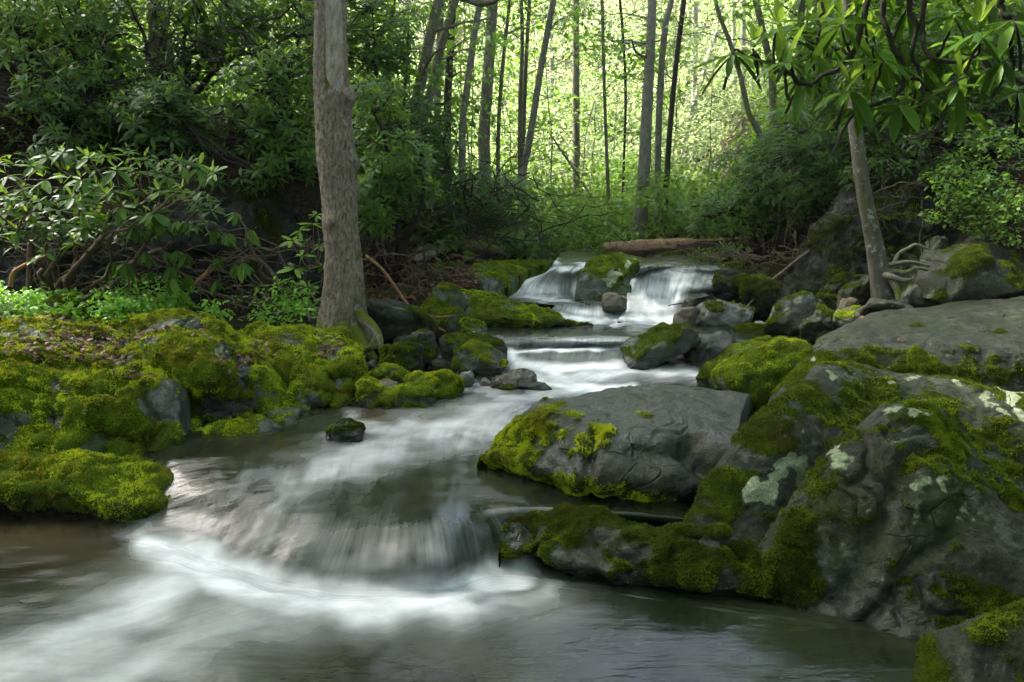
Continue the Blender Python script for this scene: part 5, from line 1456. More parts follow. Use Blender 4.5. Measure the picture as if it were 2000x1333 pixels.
rhodo_shrub('shrub screening the slope at the right frame edge', [(1960, 220, 7.7, 110, 90, .4, 190), (2050, 330, 7.4, 80, 90, .5, 140), (1850, 290, 7.7, 90, 50, .3, 100)], gpt(2000, 8.4), 222, leaf=.10, mat='thicket', new=.3, nmain=5)


# ---- leafy sprays ----------------------------------------------------------------------------
def sprays(centers, rad, n, leaf, r, lo=0, hi=1, flat=.10, kind=4, lw=.55, out=None):
    """flat fans of leaves: n leaves round every centre"""
    w = len(centers)
    rad = np.broadcast_to(rad, (w,))
    th = r.uniform(0, 6.283, (w, n)); q = np.sqrt(r.random((w, n)))
    off = np.stack([np.cos(th) * q, np.sin(th) * q, r.normal(0, flat, (w, n)) - .25 * q * q], -1) * rad[:, None, None]
    tilt = r.normal(0, .22, (w, 1, 2))
    off[..., 2] += (off[..., :2] * tilt).sum(-1)
    P = (centers[:, None] + off).reshape(-1, 3)
    D = np.stack([np.cos(th), np.sin(th), np.full_like(th, -.3)], -1).reshape(-1, 3) + r.normal(0, .5, (w * n, 3))
    U = np.array([0, -.15, 1]) + r.normal(0, .38, (w * n, 3))
    L = leaf * r.uniform(.6, 1.2, w * n)
    base_v = np.repeat(r.uniform(lo, hi, w), n) * .6 + r.uniform(lo, hi, w * n) * .4
    V, Q, T = leaves(P, D, U, L, L * lw, kind)
    return V, Q, T, np.repeat(base_v, 6 if kind == 6 else 4)


def right_shrub(label, blobs, base, seed, leaf, mat, n, rad=.12, lo=0., hi=1., name='shrub', kind=6, stem='twig_dark'):
    r = np.random.default_rng(seed)
    root = empty(name, base, label, 'shrub')
    Cs = []
    for (px, py, d, rx, ry, rd, k) in blobs:
        c, P, q = blob_points(px, py, d, rx, ry, rd, k, r, .3)
        Cs.append(P[fbm(P * 2.5, 2, seed) > -.25])
    C = np.vstack(Cs)
    foliage_part('foliage', [sprays(C, rad, n, leaf, r, lo, hi, .15, kind, .6)], M[mat], root)
    mx = Mix()
    stems_mesh(mx, base, C[r.choice(len(C), min(60, len(C)), replace=False)], r, .015, .003, 5)
    tag(link('branches', mx.mesh('branches', M[stem]), root), kind='stuff')


right_shrub('blue-green small-leaved shrub on the right slope', [(1930, 300, 6.9, 80, 60, .4, 60), (1880, 350, 6.9, 60, 40, .35, 40), (1960, 390, 6.8, 60, 50, .35, 45), (1860, 400, 6.9, 40, 40, .3, 20)], gpt(1930, 7.3), 231, .050, 'thicket', 13, lo=.2, hi=.9)
right_shrub('yellow-green herb clump at the right frame edge', [(1960, 440, 6.7, 60, 30, .3, 40), (1985, 410, 6.6, 40, 30, .3, 30), (1930, 450, 6.8, 30, 20, .2, 12)], gpt(1975, 6.9), 232, .045, 'broad', 12, lo=.2, hi=.9, name='herb_clump')


# ---- ground cover and litter -----------------------------------------------------------------
def ground_cover(label, spots, n, leaf, seed, mat='herb', name='ground_cover', h=.14, lo=.1, hi=1.0):
    r = np.random.default_rng(seed)
    mx = Mix()
    for (px0, px1, d0, d1, share, zoff) in spots:
        k = int(n * share)
        d = r.uniform(d0, d1, k); px = r.uniform(px0, px1, k)
        x = (px - 1000) / FPX * d
        P = np.stack([x, d, ground_z(x, d) + zoff], 1)
        keep = fbm(P * 2.2, 2, seed) > -.2
        P = P[keep]
        hh = h * r.uniform(.4, 1.3, len(P)) * (.6 + 1.0 * np.clip(fbm(P * 1.7, 2, seed + 1) + .3, 0, 1))
        tops = P + np.stack([r.normal(0, .03, len(P)), r.normal(0, .03, len(P)), hh], 1)
        V, Q, T, a = sprays(tops, .06, 5, leaf, r, lo, hi, .2, 6, .5)
        mx.add(V, Q, T, a)
    o = link(name, mx.mesh(name, M[mat], False))
    tag(o, label, kind='stuff')


ground_cover('bright green herbs growing behind the left mossy ledge', [(-120, 440, 6.15, 6.9, .8, .10), (300, 600, 6.3, 6.8, .2, .03)], 2000, .052, 241, h=.18)
ground_cover('scattered ferns and seedlings on the right bank', [(1700, 2050, 6.6, 7.3, .6, .05), (1280, 1460, 8.9, 9.8, .4, .05)], 200, .05, 242, lo=0, hi=.5)


def dead_leaves(P, size, r):
    n = len(P)
    D = r.normal(0, 1, (n, 3)) * np.array([1, 1, .3]); U = np.array([0, 0, 1]) + r.normal(0, .45, (n, 3))
    L = size * r.uniform(.6, 1.3, n)
    return leafset(P, D, U, L, L * .55, r, 6, 0, 1)


def drop_on(px, py, objs, r):
    """points where the sight line of a pixel first meets one of the rocks: leaves lie on them"""
    out = []
    bvhs = [BV[o.name] for o in objs]
    for a, b in zip(px, py):
        ry = Vector(_ray(a, b)).normalized()
        best = None
        for t in bvhs:
            h = t.ray_cast(Vector((0, 0, CZ)), ry)
            if h[0] is not None and h[1].z > .1 and (best is None or h[3] < best[3]): best = h
        if best is not None: out.append(np.array(best[0]) + np.array([0, 0, .008]))
    return np.array(out).reshape(-1, 3)


from mathutils.bvhtree import BVHTree
BV = {}
for o in list(col.objects):
    if o.name.startswith(('mossy_ledge', 'slab_rock')):
        me = o.data
        co = np.empty(len(me.vertices) * 3, np.float32); me.vertices.foreach_get('co', co)
        co = co.reshape(-1, 3) + np.array(o.location)
        BV[o.name] = BVHTree.FromPolygons([tuple(c) for c in co.tolist()], [tuple(p.vertices) for p in me.polygons])


def litter():
    r = np.random.default_rng(251)
    objs = [o for o in col.objects if o.name in BV]
    spots = [(150, 672, 70, 12, 190), (210, 700, 60, 9, 120), (80, 690, 40, 8, 60), (175, 650, 40, 7, 60), (40, 618, 60, 6, 50), (200, 622, 60, 5, 50), (270, 655, 30, 8, 50),
             (455, 700, 18, 14, 50), (520, 685, 22, 12, 70), (640, 685, 22, 8, 40), (270, 735, 30, 5, 30), (450, 655, 60, 8, 25), (1760, 640, 120, 20, 10), (60, 660, 60, 8, 50), (330, 640, 50, 8, 30)]
    px = np.concatenate([r.normal(a, s, n) for a, b, s, t, n in spots]); py = np.concatenate([r.normal(b, t, n) for a, b, s, t, n in spots])
    P = drop_on(px, py, objs, r)
    mx = Mix(); V, Q, T, a = dead_leaves(P, .048, r); mx.add(V, Q, T, a)
    # the littered slope behind the falls' left side
    n = 2600
    d = r.uniform(7.3, 9.0, n); q = r.uniform(720, 930, n); x = (q - 1000) / FPX * d
    P = np.stack([x, d, ground_z(x, d) + .03], 1)
    V, Q, T, a = dead_leaves(P, .055, r); mx.add(V, Q, T, a)
    n = 1500
    d = r.uniform(9.0, 11.5, n); q = r.uniform(850, 1300, n); x = (q - 1000) / FPX * d
    P = np.stack([x, d, ground_z(x, d) + .03], 1)
    V, Q, T, a = dead_leaves(P, .06, r); mx.add(V, Q, T, a)
    tag(link('leaf_litter', mx.mesh('leaf_litter', M['litter'], False)), 'brown dead leaves scattered on the ledges and banks', kind='stuff')


litter()

# ================================================================== TREES
CROWN_SEED = [400]


def crown_mesh(root, centers, rads, n, leaf, mat, seed, name='crown', lo=0, hi=1):
    r = np.random.default_rng(seed)
    pcs = []
    for c, q in zip(centers, rads):
        C = np.asarray(c) + in_ellipsoid(n, r, .25) * np.asarray(q)
        pcs.append(sprays(C, .42, 12, leaf, r, lo, hi, .12, 4, .6))
    foliage_part(name, pcs, M[mat], root)


def bark_tube(path, rad, seg, bump, seed, moss_side=None, moss_bias=0.0):
    V, Q, T = tube(path, rad, seg)
    n = len(path) * seg
    C = np.repeat(np.asarray(path), seg, 0)
    d = V[:n] - C
    R = np.linalg.norm(d, axis=1, keepdims=True)
    N = d / (R + 1e-9)
    S = np.stack([N[:, 0] * 4, N[:, 1] * 4, V[:n, 2] * 1.6], 1)
    ridge = 1 - np.abs(fbm(S * 1.7, 3, seed)) * 2.2
    V[:n] += N * R * (bump * ridge[:, None] + .09 * fbm(np.stack([N[:, 0], N[:, 1], V[:n, 2] * 1.1], 1) * 1.2, 3, seed + 4)[:, None])
    m = np.full(len(V), float(moss_bias))
    if moss_side is not None:
        m[:n] += .45 * (N @ np.asarray(moss_side, float)) + .5 * fbm(V[:n] * 3, 3, seed + 7)
    return V, Q, T, np.clip(m, 0, 1)


def tree(label, pts, mat, seed, top=10.0, crown=None, seg=12, name='tree', group=None, limbs=3, moss=.0, leafmat='broad', crown_n=48, crown_leaf=.17, lean_top=None, bump=.08, toground=True, leafy=3):
    """pts: (px,py,depth,width px) from the base upward; the trunk goes on above the frame to its crown"""
    r = np.random.default_rng(seed)
    P = np.array([PD(a, b, d) for a, b, d, w_ in pts]); R = np.array([w_ / FPX * d / 2 for a, b, d, w_ in pts])
    if toground:
        g = gz1(P[0, 0], P[0, 1])
        if P[0, 2] > g - .1:
            P = np.vstack([[P[0, 0], P[0, 1], g - .15], P]); R = np.concatenate([[R[0] * 1.15], R])
    d = unit(P[-1] - P[-2])
    if d[2] < .5: d = unit(d + np.array([0, 0, .6]))
    if lean_top is not None: tp = np.array([lean_top[0], lean_top[1], top])
    else: tp = P[-1] + d * max((top - P[-1, 2]) / max(d[2], .3), 1.0)
    P = np.vstack([P, (P[-1] * .5 + tp * .5), tp]); R = np.concatenate([R, [R[-1] * .8, R[-1] * .4]])
    n = max(30, int(np.linalg.norm(np.diff(P, axis=0), axis=1).sum() / .16))
    n = min(n, 110)
    path = resample(np.hstack([P, R[:, None]]), n)
    root = empty(name, P[0], label, 'tree', group)
    V, Q, T, m = bark_tube(path[:, :3], np.maximum(path[:, 3], .006), seg, bump, seed, (-.3, -.6, 0), moss)
    me = new_mesh('trunk', V, Q, T, M[mat], {'moss': m})
    link('trunk', me, root)
    cs = []
    for i in range(limbs):
        k = int(n * r.uniform(.72, .96)); s = path[k, :3]
        e = s + np.array([r.normal(0, 1.5), r.normal(0, 1.5), r.uniform(.6, 2.0)])
        V, Q, T = tube(curve_path(s, e, 9, .05, .1, r), np.linspace(path[k, 3] * .6, .012, 9), 6)
        link('limb', new_mesh('limb', V, Q, T, M[mat], {'moss': np.zeros(len(V))}), root)
        cs.append(e)
    if pts[0][2] >= 10 and leafy:
        # a few thin leafy side branches lower down
        sc = []
        for i in range(leafy):
            k = int(n * r.uniform(.22, .60)); s = path[k, :3]
            e = s + np.array([r.choice([-1, 1]) * r.uniform(.4, 1.2), r.normal(0, .6), r.uniform(.0, .45)])
            V, Q, T = tube(curve_path(s, e, 9, .06, .14, r), np.linspace(min(path[k, 3] * .3, .02), .004, 9), 5)
            link('limb', new_mesh('limb', V, Q, T, M[mat], {'moss': np.zeros(len(V))}), root)
            sc += [e, (s + 2 * e) / 3 + r.normal(0, .1, 3)]
        foliage_part('foliage', [sprays(np.array(sc), .34, 22, .11, r, .2, 1, .1, 4, .6)], M['broad'], root)
    if crown:
        C = [tp] + cs
        crown_mesh(root, C, [np.array(crown) * r.uniform(.75, 1.1) for _ in C], crown_n, crown_leaf, leafmat, seed + 1)
    return root, path


# ---- the dead snag ---------------------------------------------------------------------------
def snag():
    D0 = 6.35
    prof = [(-260, 622, 668), (-60, 619, 671), (0, 618, 672), (60, 617, 674), (120, 616, 676), (170, 616, 680), (188, 617, 686), (205, 617, 684), (240, 619, 684), (300, 622, 690), (350, 627, 692), (400, 632, 695), (450, 634, 698),
            (500, 637, 705), (550, 635, 710), (580, 631, 712), (610, 626, 714), (635, 621, 716), (655, 616, 722), (680, 610, 730)]
    prof = prof[::-1]
    P = np.array([PD((a + b) / 2, y, D0) for y, a, b in prof]); R = np.array([(b - a) / FPX * D0 / 2 for y, a, b in prof])
    path = resample(np.hstack([P, R[:, None]]), 300)
    root = empty('dead_tree', path[0, :3], 'thick bare dead trunk with a barkless strip standing on the left bank', 'tree')
    seg = 110
    V, Q, T = tube(path[:, :3], path[:, 3], seg)
    n = 300 * seg
    C = np.repeat(path[:, :3], seg, 0); d = V[:n] - C; Rr = np.linalg.norm(d, axis=1, keepdims=True); N = d / Rr
    th = np.arctan2(N[:, 1], N[:, 0])
    z = V[:n, 2]
    S = np.stack([N[:, 0] * 7, N[:, 1] * 7, z * 3.0], 1)
    plates = 1 - np.abs(fbm(S * 2.6, 4, 3, .6)) * 2.2
    low = fbm(np.stack([N[:, 0], N[:, 1], z * .9], 1) * 1.4, 3, 5)
    flare = sstep(.95, .45, z) * np.clip(np.cos(4 * th + .8) + .3 * np.cos(7 * th), -.4, 1.3) * .16
    disp = .075 * plates + .06 * low + flare
    u, v = project(V[:n])
    for (cx, cy_, rr, s) in ((650, 432, 15, .22), (690, 318, 13, .22), (684, 192, 15, .2), (655, 470, 10, .10), (665, 600, 16, .08), (628, 520, 10, .12)):
        q = ((u - cx) / rr) ** 2 + ((v - cy_) / rr) ** 2
        disp += s * np.exp(-q) * (N[:, 1] < .2)
    # shallow trough where the bark is gone
    yy = sstep(185, 165, v)
    strip = sstep(-1.75, -1.62, th) * sstep(-.30, -.45, th) * yy
    disp -= .10 * strip
    V[:n] += N * Rr * disp[:, None]
    m = np.zeros(len(V))
    side = N[:, 0]
    m[:n] = .40 * np.clip(side, 0, 1) * sstep(2.2, .9, z) + .35 * sstep(.95, .6, z) + .5 * fbm(V[:n] * 4, 3, 8) - .02
    for (cx, cy_, rx, ry, s) in ((640, 150, 16, 40, .75), (700, 500, 14, 26, .7), (690, 440, 10, 40, .6), (690, 610, 16, 20, .6), (632, 610, 14, 20, .5)):
        m[:n] = np.maximum(m[:n], s * np.exp(-((u - cx) / rx) ** 2 - ((v - cy_) / ry) ** 2) * (N[:, 1] < .2))
    me = new_mesh('trunk', V, Q, T, M['bark_snag'], {'moss': np.clip(m, 0, 1)})
    trunk = link('trunk', me, root)
    # bare wood strip, sunk between the bark lips
    k0 = int(np.argmax(project(path[:, :3])[1] < 184))
    sub = path[k0:]
    ths = np.linspace(-1.66, -.42, 26)
    ref = np.array([1., 0, 0])
    G = []
    for i, p in enumerate(sub):
        taper = min(1, .35 + i / 14)
        tt = -1.04 + (ths + 1.04) * taper
        rr = p[3] * (.985 + .02 * np.sin(ths * 23 + 3) + .012 * np.sin(i * .13 + ths * 5))
        G.append(p[:3] + np.stack([np.cos(tt) * rr, np.sin(tt) * rr, np.zeros_like(tt)], 1))
    G = np.array(G)
    me = new_mesh('bare_wood', G.reshape(-1, 3), grid_quads(26, len(sub)), mat=M['wood_bare'], attrs={'moss': np.zeros(G.size // 3)})
    o = link('bare_wood', me, trunk); tag(o, 'pale weathered wood where the bark is gone')
    r = np.random.default_rng(5)
    # roots
    def root_(pts, r0, r1, nm='root', mat='bark_snag'):
        p = resample(np.array([PD(*q) for q in pts]), 26)
        V, Q, T, mm = bark_tube(p, np.linspace(r0, r1, 26), 14, .12, 77, (0, -.3, .8), .55)
        link(nm, new_mesh(nm, V, Q, T, M[mat], {'moss': mm}), root)
    root_([(690, 605, 6.3), (710, 622, 6.22), (730, 640, 6.14), (741, 662, 6.08), (744, 690, 6.04)], .05, .02)
    root_([(735, 655, 6.1), (722, 678, 6.04), (700, 684, 6.05)], .022, .012)
    root_([(690, 640, 6.25), (705, 665, 6.15), (722, 690, 6.08), (735, 705, 6.06)], .06, .03)
    root_([(640, 630, 6.3), (628, 650, 6.22), (612, 662, 6.15), (600, 668, 6.1)], .07, .03)
    root_([(668, 640, 6.2), (668, 658, 6.12), (672, 672, 6.08)], .07, .03)


snag()

# ---- the leaning tree at right ---------------------------------------------------------------
tr_, p_ = tree('slim leaning tree with lichen-spotted bark on the right bank',
               [(1728, 612, 6.5, 44), (1724, 575, 6.5, 40), (1718, 540, 6.5, 35), (1712, 500, 6.5, 34), (1700, 441, 6.52, 29), (1688, 382, 6.54, 27), (1679, 315, 6.56, 25), (1671, 243, 6.6, 24), (1662, 120, 6.6, 23), (1655, 0, 6.6, 22)],
               'bark_birch', 301, top=8.5, crown=(2.2, 2.2, 1.0), seg=26, moss=.02, crown_n=60, bump=.05, toground=False, leafmat='thicket')


def extra_root(root, pts, r0, r1, mat, name='root', seed=1, moss=.3):
    p = resample(np.array([PD(*q) for q in pts]), 24)
    V, Q, T, mm = bark_tube(p, np.linspace(r0, r1, 24), 9, .06, seed, (0, 0, .8), moss)
    link(name, new_mesh(name, V, Q, T, M[mat], {'moss': mm}), root)


extra_root(tr_, [(1722, 520, 6.5), (1740, 545, 6.42), (1752, 565, 6.36), (1756, 590, 6.3)], .045, .018, 'bark_birch', moss=.5)
extra_root(tr_, [(1716, 535, 6.5), (1738, 540, 6.4), (1765, 548, 6.36), (1785, 545, 6.34)], .035, .012, 'root')
extra_root(tr_, [(1738, 530, 6.5), (1770, 532, 6.42), (1790, 524, 6.4), (1812, 528, 6.4)], .022, .012, 'root', seed=3)
extra_root(tr_, [(1745, 517, 6.5), (1756, 496, 6.5), (1776, 484, 6.5), (1790, 478, 6.5), (1812, 487, 6.5)], .017, .008, 'root', seed=4, moss=0)
extra_root(tr_, [(1735, 518, 6.5), (1775, 512, 6.45), (1815, 520, 6.45)], .020, .010, 'root', seed=5)
extra_root(tr_, [(1785, 520, 6.45), (1788, 535, 6.42), (1782, 550, 6.4)], .018, .012, 'root', seed=6)

# ---- background trunks -----------------------------------------------------------------------
CR = (2.0, 2.0, 1.1)
TR = [
    ('dark mossy trunk leaning left behind the bright rhododendron', [(808, 250, 10.5, 20), (822, 160, 10.5, 20), (838, 80, 10.5, 19), (856, 0, 10.5, 18)], 'bark_moss', 9.5, CR),
    ('slender leaning trunk crossing just right of the mossy one', [(826, 270, 10.8, 16), (842, 175, 10.8, 16), (862, 90, 10.8, 15), (889, 0, 10.8, 14)], 'bark_moss', 9.5, CR),
    ('straight grey trunk half hidden between the leaning pair', [(853, 260, 12.5, 13), (857, 120, 12.5, 12), (862, 0, 12.5, 12)], 'bark_grey', 10, CR),
    ('dark straight trunk right of the leaning pair', [(873, 260, 12.0, 15), (878, 120, 12.0, 14), (884, 0, 12.0, 13)], 'bark_dark', 10, CR),
    ('pale-based trunk leaning right toward the big grey one', [(903, 260, 12.0, 13), (914, 160, 12.0, 12), (926, 70, 12.0, 12), (938, 0, 12.0, 11)], 'bark_grey', 10, CR),
    ('big scaly grey trunk left of centre', [(946, 270, 13.0, 22), (950, 200, 13.0, 21), (956, 100, 13.0, 20), (963, 0, 13.0, 19)], 'bark_grey', 11.5, CR),
    ('thin sapling trunk right of the big grey trunk', [(973, 270, 13.0, 7), (980, 150, 13.0, 7), (988, 70, 13.0, 6), (996, 0, 13.0, 6)], 'bark_moss', 9, None),
    ('left of two close thin parallel trunks', [(1015, 340, 13.5, 8), (1016, 200, 13.5, 8), (1020, 90, 13.5, 7), (1018, 0, 13.5, 7)], 'bark_moss', 10, None),
    ('right of two close thin parallel trunks', [(1021, 340, 13.6, 8), (1024, 200, 13.6, 8), (1029, 90, 13.6, 7), (1034, 0, 13.6, 7)], 'bark_moss', 10, None),
    ('dark trunk leaning right left of the centre clearing', [(1020, 355, 13.0, 14), (1034, 275, 13.0, 13), (1052, 160, 13.0, 12), (1066, 80, 13.0, 12), (1081, 0, 13.0, 11)], 'bark_grey', 11, CR),
    ('short distant trunk on the sunlit hillside', [(1078, 175, 26, 8), (1077, 100, 26, 8), (1076, 0, 26, 7)], 'bark_grey', 15, None),
    ('straight brown trunk standing alone in the centre clearing', [(1124, 430, 15.5, 15), (1125, 300, 15.5, 14), (1125, 150, 15.5, 13), (1124, 0, 15.5, 13)], 'bark_grey', 12, CR),
    ('thin wavy sapling right of the lone brown trunk', [(1189, 470, 12.5, 8), (1188, 380, 12.5, 7), (1183, 250, 12.5, 6), (1179, 120, 12.5, 6), (1176, 0, 12.5, 6)], 'bark_moss', 9, None),
    ('hair-thin dark sapling left of the big double trunk', [(1215, 450, 13.5, 6), (1218, 330, 13.5, 5), (1222, 180, 13.5, 5), (1216, 60, 13.5, 5), (1211, 0, 13.5, 5)], 'bark_dark', 9, None),
    ('big grey trunk rising from behind the log', [(1249, 480, 11.2, 30), (1251, 430, 11.2, 25), (1258, 330, 11.2, 23), (1264, 210, 11.2, 20), (1270, 100, 11.2, 17), (1274, 0, 11.2, 16)], 'bark_grey', 11, CR),
    ('slim trunk forking beside the big grey trunk', [(1283, 475, 11.6, 11), (1284, 380, 11.6, 11), (1286, 260, 11.6, 12), (1292, 130, 11.6, 12), (1300, 50, 11.6, 11), (1312, 0, 11.6, 10)], 'bark_grey', 10.5, CR),
    ('dark slim trunk leaning right of the forked one', [(1293, 472, 11.9, 12), (1300, 390, 11.9, 11), (1308, 260, 11.9, 10), (1320, 130, 11.9, 9), (1336, 0, 11.9, 9)], 'bark_dark', 10.5, CR),
    ('pale sunlit trunk in the bright clearing', [(1355, 440, 19, 13), (1356, 250, 19, 12), (1357, 120, 19, 11), (1358, 0, 19, 10)], 'bark_pale', 13, None),
    ('pale distant trunk just left of the sunlit one', [(1342, 300, 24, 8), (1344, 150, 24, 8), (1347, 0, 24, 8)], 'bark_pale', 15, None),
    ('crooked mossy tree bending over right of the clearing', [(1497, 335, 11.0, 11), (1492, 285, 11.0, 11), (1478, 250, 11.0, 11), (1462, 222, 11.0, 10), (1455, 190, 11.0, 10), (1446, 148, 11.0, 9), (1425, 80, 11.0, 8), (1405, 30, 11.0, 7), (1390, -30, 11, 7)], 'bark_moss', 8, None),
    ('mossy yellowish trunk right of the crooked tree', [(1508, 340, 11.5, 16), (1510, 250, 11.5, 15), (1508, 150, 11.5, 13), (1492, 70, 11.5, 12), (1476, 0, 11.5, 11)], 'bark_moss', 10, CR),
    ('grey trunk half hidden behind the crooked tree', [(1450, 400, 17, 9), (1451, 250, 17, 9), (1452, 100, 17, 9), (1452, 0, 17, 8)], 'bark_pale', 12, None),
    ('pale trunk among the bright leaves right of the clearing', [(1437, 380, 20, 9), (1436, 200, 20, 9), (1432, 0, 20, 8)], 'bark_pale', 13, None),
    ('thick lichen-pale trunk behind the top right leaves', [(1945, 290, 8.4, 36), (1938, 225, 8.4, 34), (1930, 150, 8.4, 31), (1922, 60, 8.4, 28), (1917, 0, 8.4, 26)], 'bark_birch', 9.5, (2.4, 2.4, 1.1)),
    ('dark trunk deep in the upper left thicket', [(318, 300, 9.6, 44), (312, 200, 9.6, 38), (312, 120, 9.6, 36), (305, 0, 9.6, 32)], 'bark_moss', 10, (2.6, 2.6, 1.2)),
    ('grey trunk showing just left of the dead tree', [(615, 350, 11, 30), (608, 150, 11, 28), (603, 0, 11, 26)], 'bark_grey', 10.5, (2.6, 2.6, 1.2)),
    ('thin stem between the dead tree and the mossy leaning trunk', [(745, 250, 11.5, 10), (758, 120, 11.5, 9), (768, 0, 11.5, 9)], 'bark_dark', 10, CR),
    ('thin pale trunk far up the slope right of the forked trees', [(1395, 300, 24, 7), (1400, 150, 24, 7), (1408, 0, 24, 7)], 'bark_pale', 15, None),
    ('dark trunk behind the thicket above the outcrop', [(1560, 300, 11, 12), (1562, 150, 11, 12), (1566, 0, 11, 11)], 'bark_dark', 10, CR),
    ('dim grey trunk in the shade behind the top right branch', [(1800, 300, 10, 18), (1795, 150, 10, 17), (1788, 0, 10, 16)], 'bark_dark', 9.5, (2.4, 2.4, 1.1)),
]
for i, (lab, pts, mat, top, crn) in enumerate(TR):
    tree(lab, pts, mat, 310 + i, top=top, crown=crn, limbs=3 if crn else 1, moss=.12 if mat == 'bark_moss' else 0.0, leafmat='broad', crown_n=46, seg=12)

# unseen trees added beside and behind the view; their crowns shade the near stream
for i, (x, y, hx, hy, top, rr, lab) in enumerate((
        (-7.0, 3.2, -7.0, 4.2, 9.0, 3.0, 'added shade tree outside the left edge of the view'), (6.4, 2.6, 6.2, 3.2, 9.0, 3.0, 'added shade tree outside the right edge of the view'),
        (-4.0, -3.5, -2.6, -1.6, 8.0, 3.2, 'added shade tree behind the viewer on the left bank'), (4.0, -3.0, 2.6, -1.2, 8.0, 3.2, 'added shade tree behind the viewer on the right bank'),
        (-8.0, 7.0, -6.4, 7.0, 10.5, 3.2, 'added shade tree on the left slope beyond the frame'), (-9.5, 1.0, -8.0, 2.0, 11.5, 3.4, 'added shade tree high on the left bank beyond the frame'),
        (-9.0, 11.5, -8.5, 11.0, 11.5, 3.4, 'added shade tree far up the left slope beyond the frame'), (-12.0, 6.5, -11.0, 6.8, 12.5, 3.4, 'added shade tree at the top of the left slope beyond the frame'),
        (-6.5, 15.0, -5.5, 14.5, 12.0, 3.0, 'added shade tree hidden behind the left thicket'))):
    r = np.random.default_rng(380 + i)
    z0 = gz1(x, y) - .2
    path = resample(np.array([[x, y, z0, .2], [x * .98, y, 3.5, .17], [(x + hx) / 2, (y + hy) / 2, top * .75, .13], [hx, hy, top, .06]]), 40)
    root = empty('tree', path[0, :3], lab, 'tree')
    V, Q, T, m = bark_tube(path[:, :3], path[:, 3], 12, .08, 380 + i, None)
    link('trunk', new_mesh('trunk', V, Q, T, M['bark_grey'], {'moss': m}), root)
    cs = [path[-1, :3]]
    for k in range(4):
        s = path[int(r.uniform(26, 38)), :3]; e = path[-1, :3] + np.array([r.normal(0, 1.6), r.normal(0, 1.6), r.uniform(-1.2, .8)])
        V, Q, T = tube(curve_path(s, e, 9, .05, .1, r), np.linspace(.07, .015, 9), 6)
        link('limb', new_mesh('limb', V, Q, T, M['bark_grey'], {'moss': np.zeros(len(V))}), root)
        cs.append(e)
    crown_mesh(root, cs, [np.array((rr * .85, rr * .85, 1.2)) for _ in cs], 130, .19, 'broad', 390 + i)


# ---- saplings and undergrowth behind the falls -----------------------------------------------
def sapling(x, y, h, seed, mat, leaf, label, group, n=22, spread=.9, cat='sapling'):
    r = np.random.default_rng(seed)
    z = gz1(x, y)
    root = empty('sapling', (x, y, z), label, cat, group)
    p = curve_path((x, y, z - .1), (x + r.normal(0, .3), y + r.normal(0, .3), z + h), 16, 0, .04, r)
    V, Q, T = tube(p, np.linspace(.016, .005, 16), 6)
    link('trunk', new_mesh('trunk', V, Q, T, M['bark_moss'], {'moss': np.zeros(len(V))}), root)
    k = r.integers(3, 16, n)
    th = r.uniform(0, 6.28, n); q = spread * r.uniform(.2, 1.0, n) * (1.15 - k / 22)
    C = p[k] + np.stack([np.cos(th) * q, np.sin(th) * q, .15 * q + r.normal(0, .15, n)], 1)
    foliage_part('crown', [sprays(C, .40, 26, leaf, r, 0, 1, .10, 4, .6)], M[mat], root)
    mx = Mix()
    for i in range(n):
        V, Q, T = tube(curve_path(p[k[i]], C[i], 5, .04, .08, r), np.linspace(.010, .003, 5), 4, False); mx.add(V, Q, T)
    tag(link('branches', mx.mesh('branches', M['bark_moss'], attr='moss'), root), kind='stuff')


rs = np.random.default_rng(450)
lab_far = 'slender leafy sapling in the sunlit wood beyond the log'
for i in range(26):
    y = rs.uniform(14, 24); px = rs.uniform(960, 1500); x = (px - 1000) / FPX * y
    sapling(x, y, rs.uniform(2.5, 5.5), 460 + i, 'far' if rs.random() < .6 else 'broad', .12, lab_far, 'saplings in the sunlit wood')
lab_left = 'slim leafy sapling among the trunks on the left slope'
for i in range(9):
    y = rs.uniform(10.5, 14); px = rs.uniform(690, 1000); x = (px - 1000) / FPX * y
    sapling(x, y, rs.uniform(3, 5.5), 490 + i, 'broad', .10, lab_left, 'saplings on the left slope')
lab_right = 'slim leafy sapling above the thicket on the right slope'
for i in range(7):
    y = rs.uniform(10.5, 15); px = rs.uniform(1460, 1720); x = (px - 1000) / FPX * y
    sapling(x, y, rs.uniform(2.5, 4.5), 505 + i, 'broad', .10, lab_right, 'saplings on the right slope')


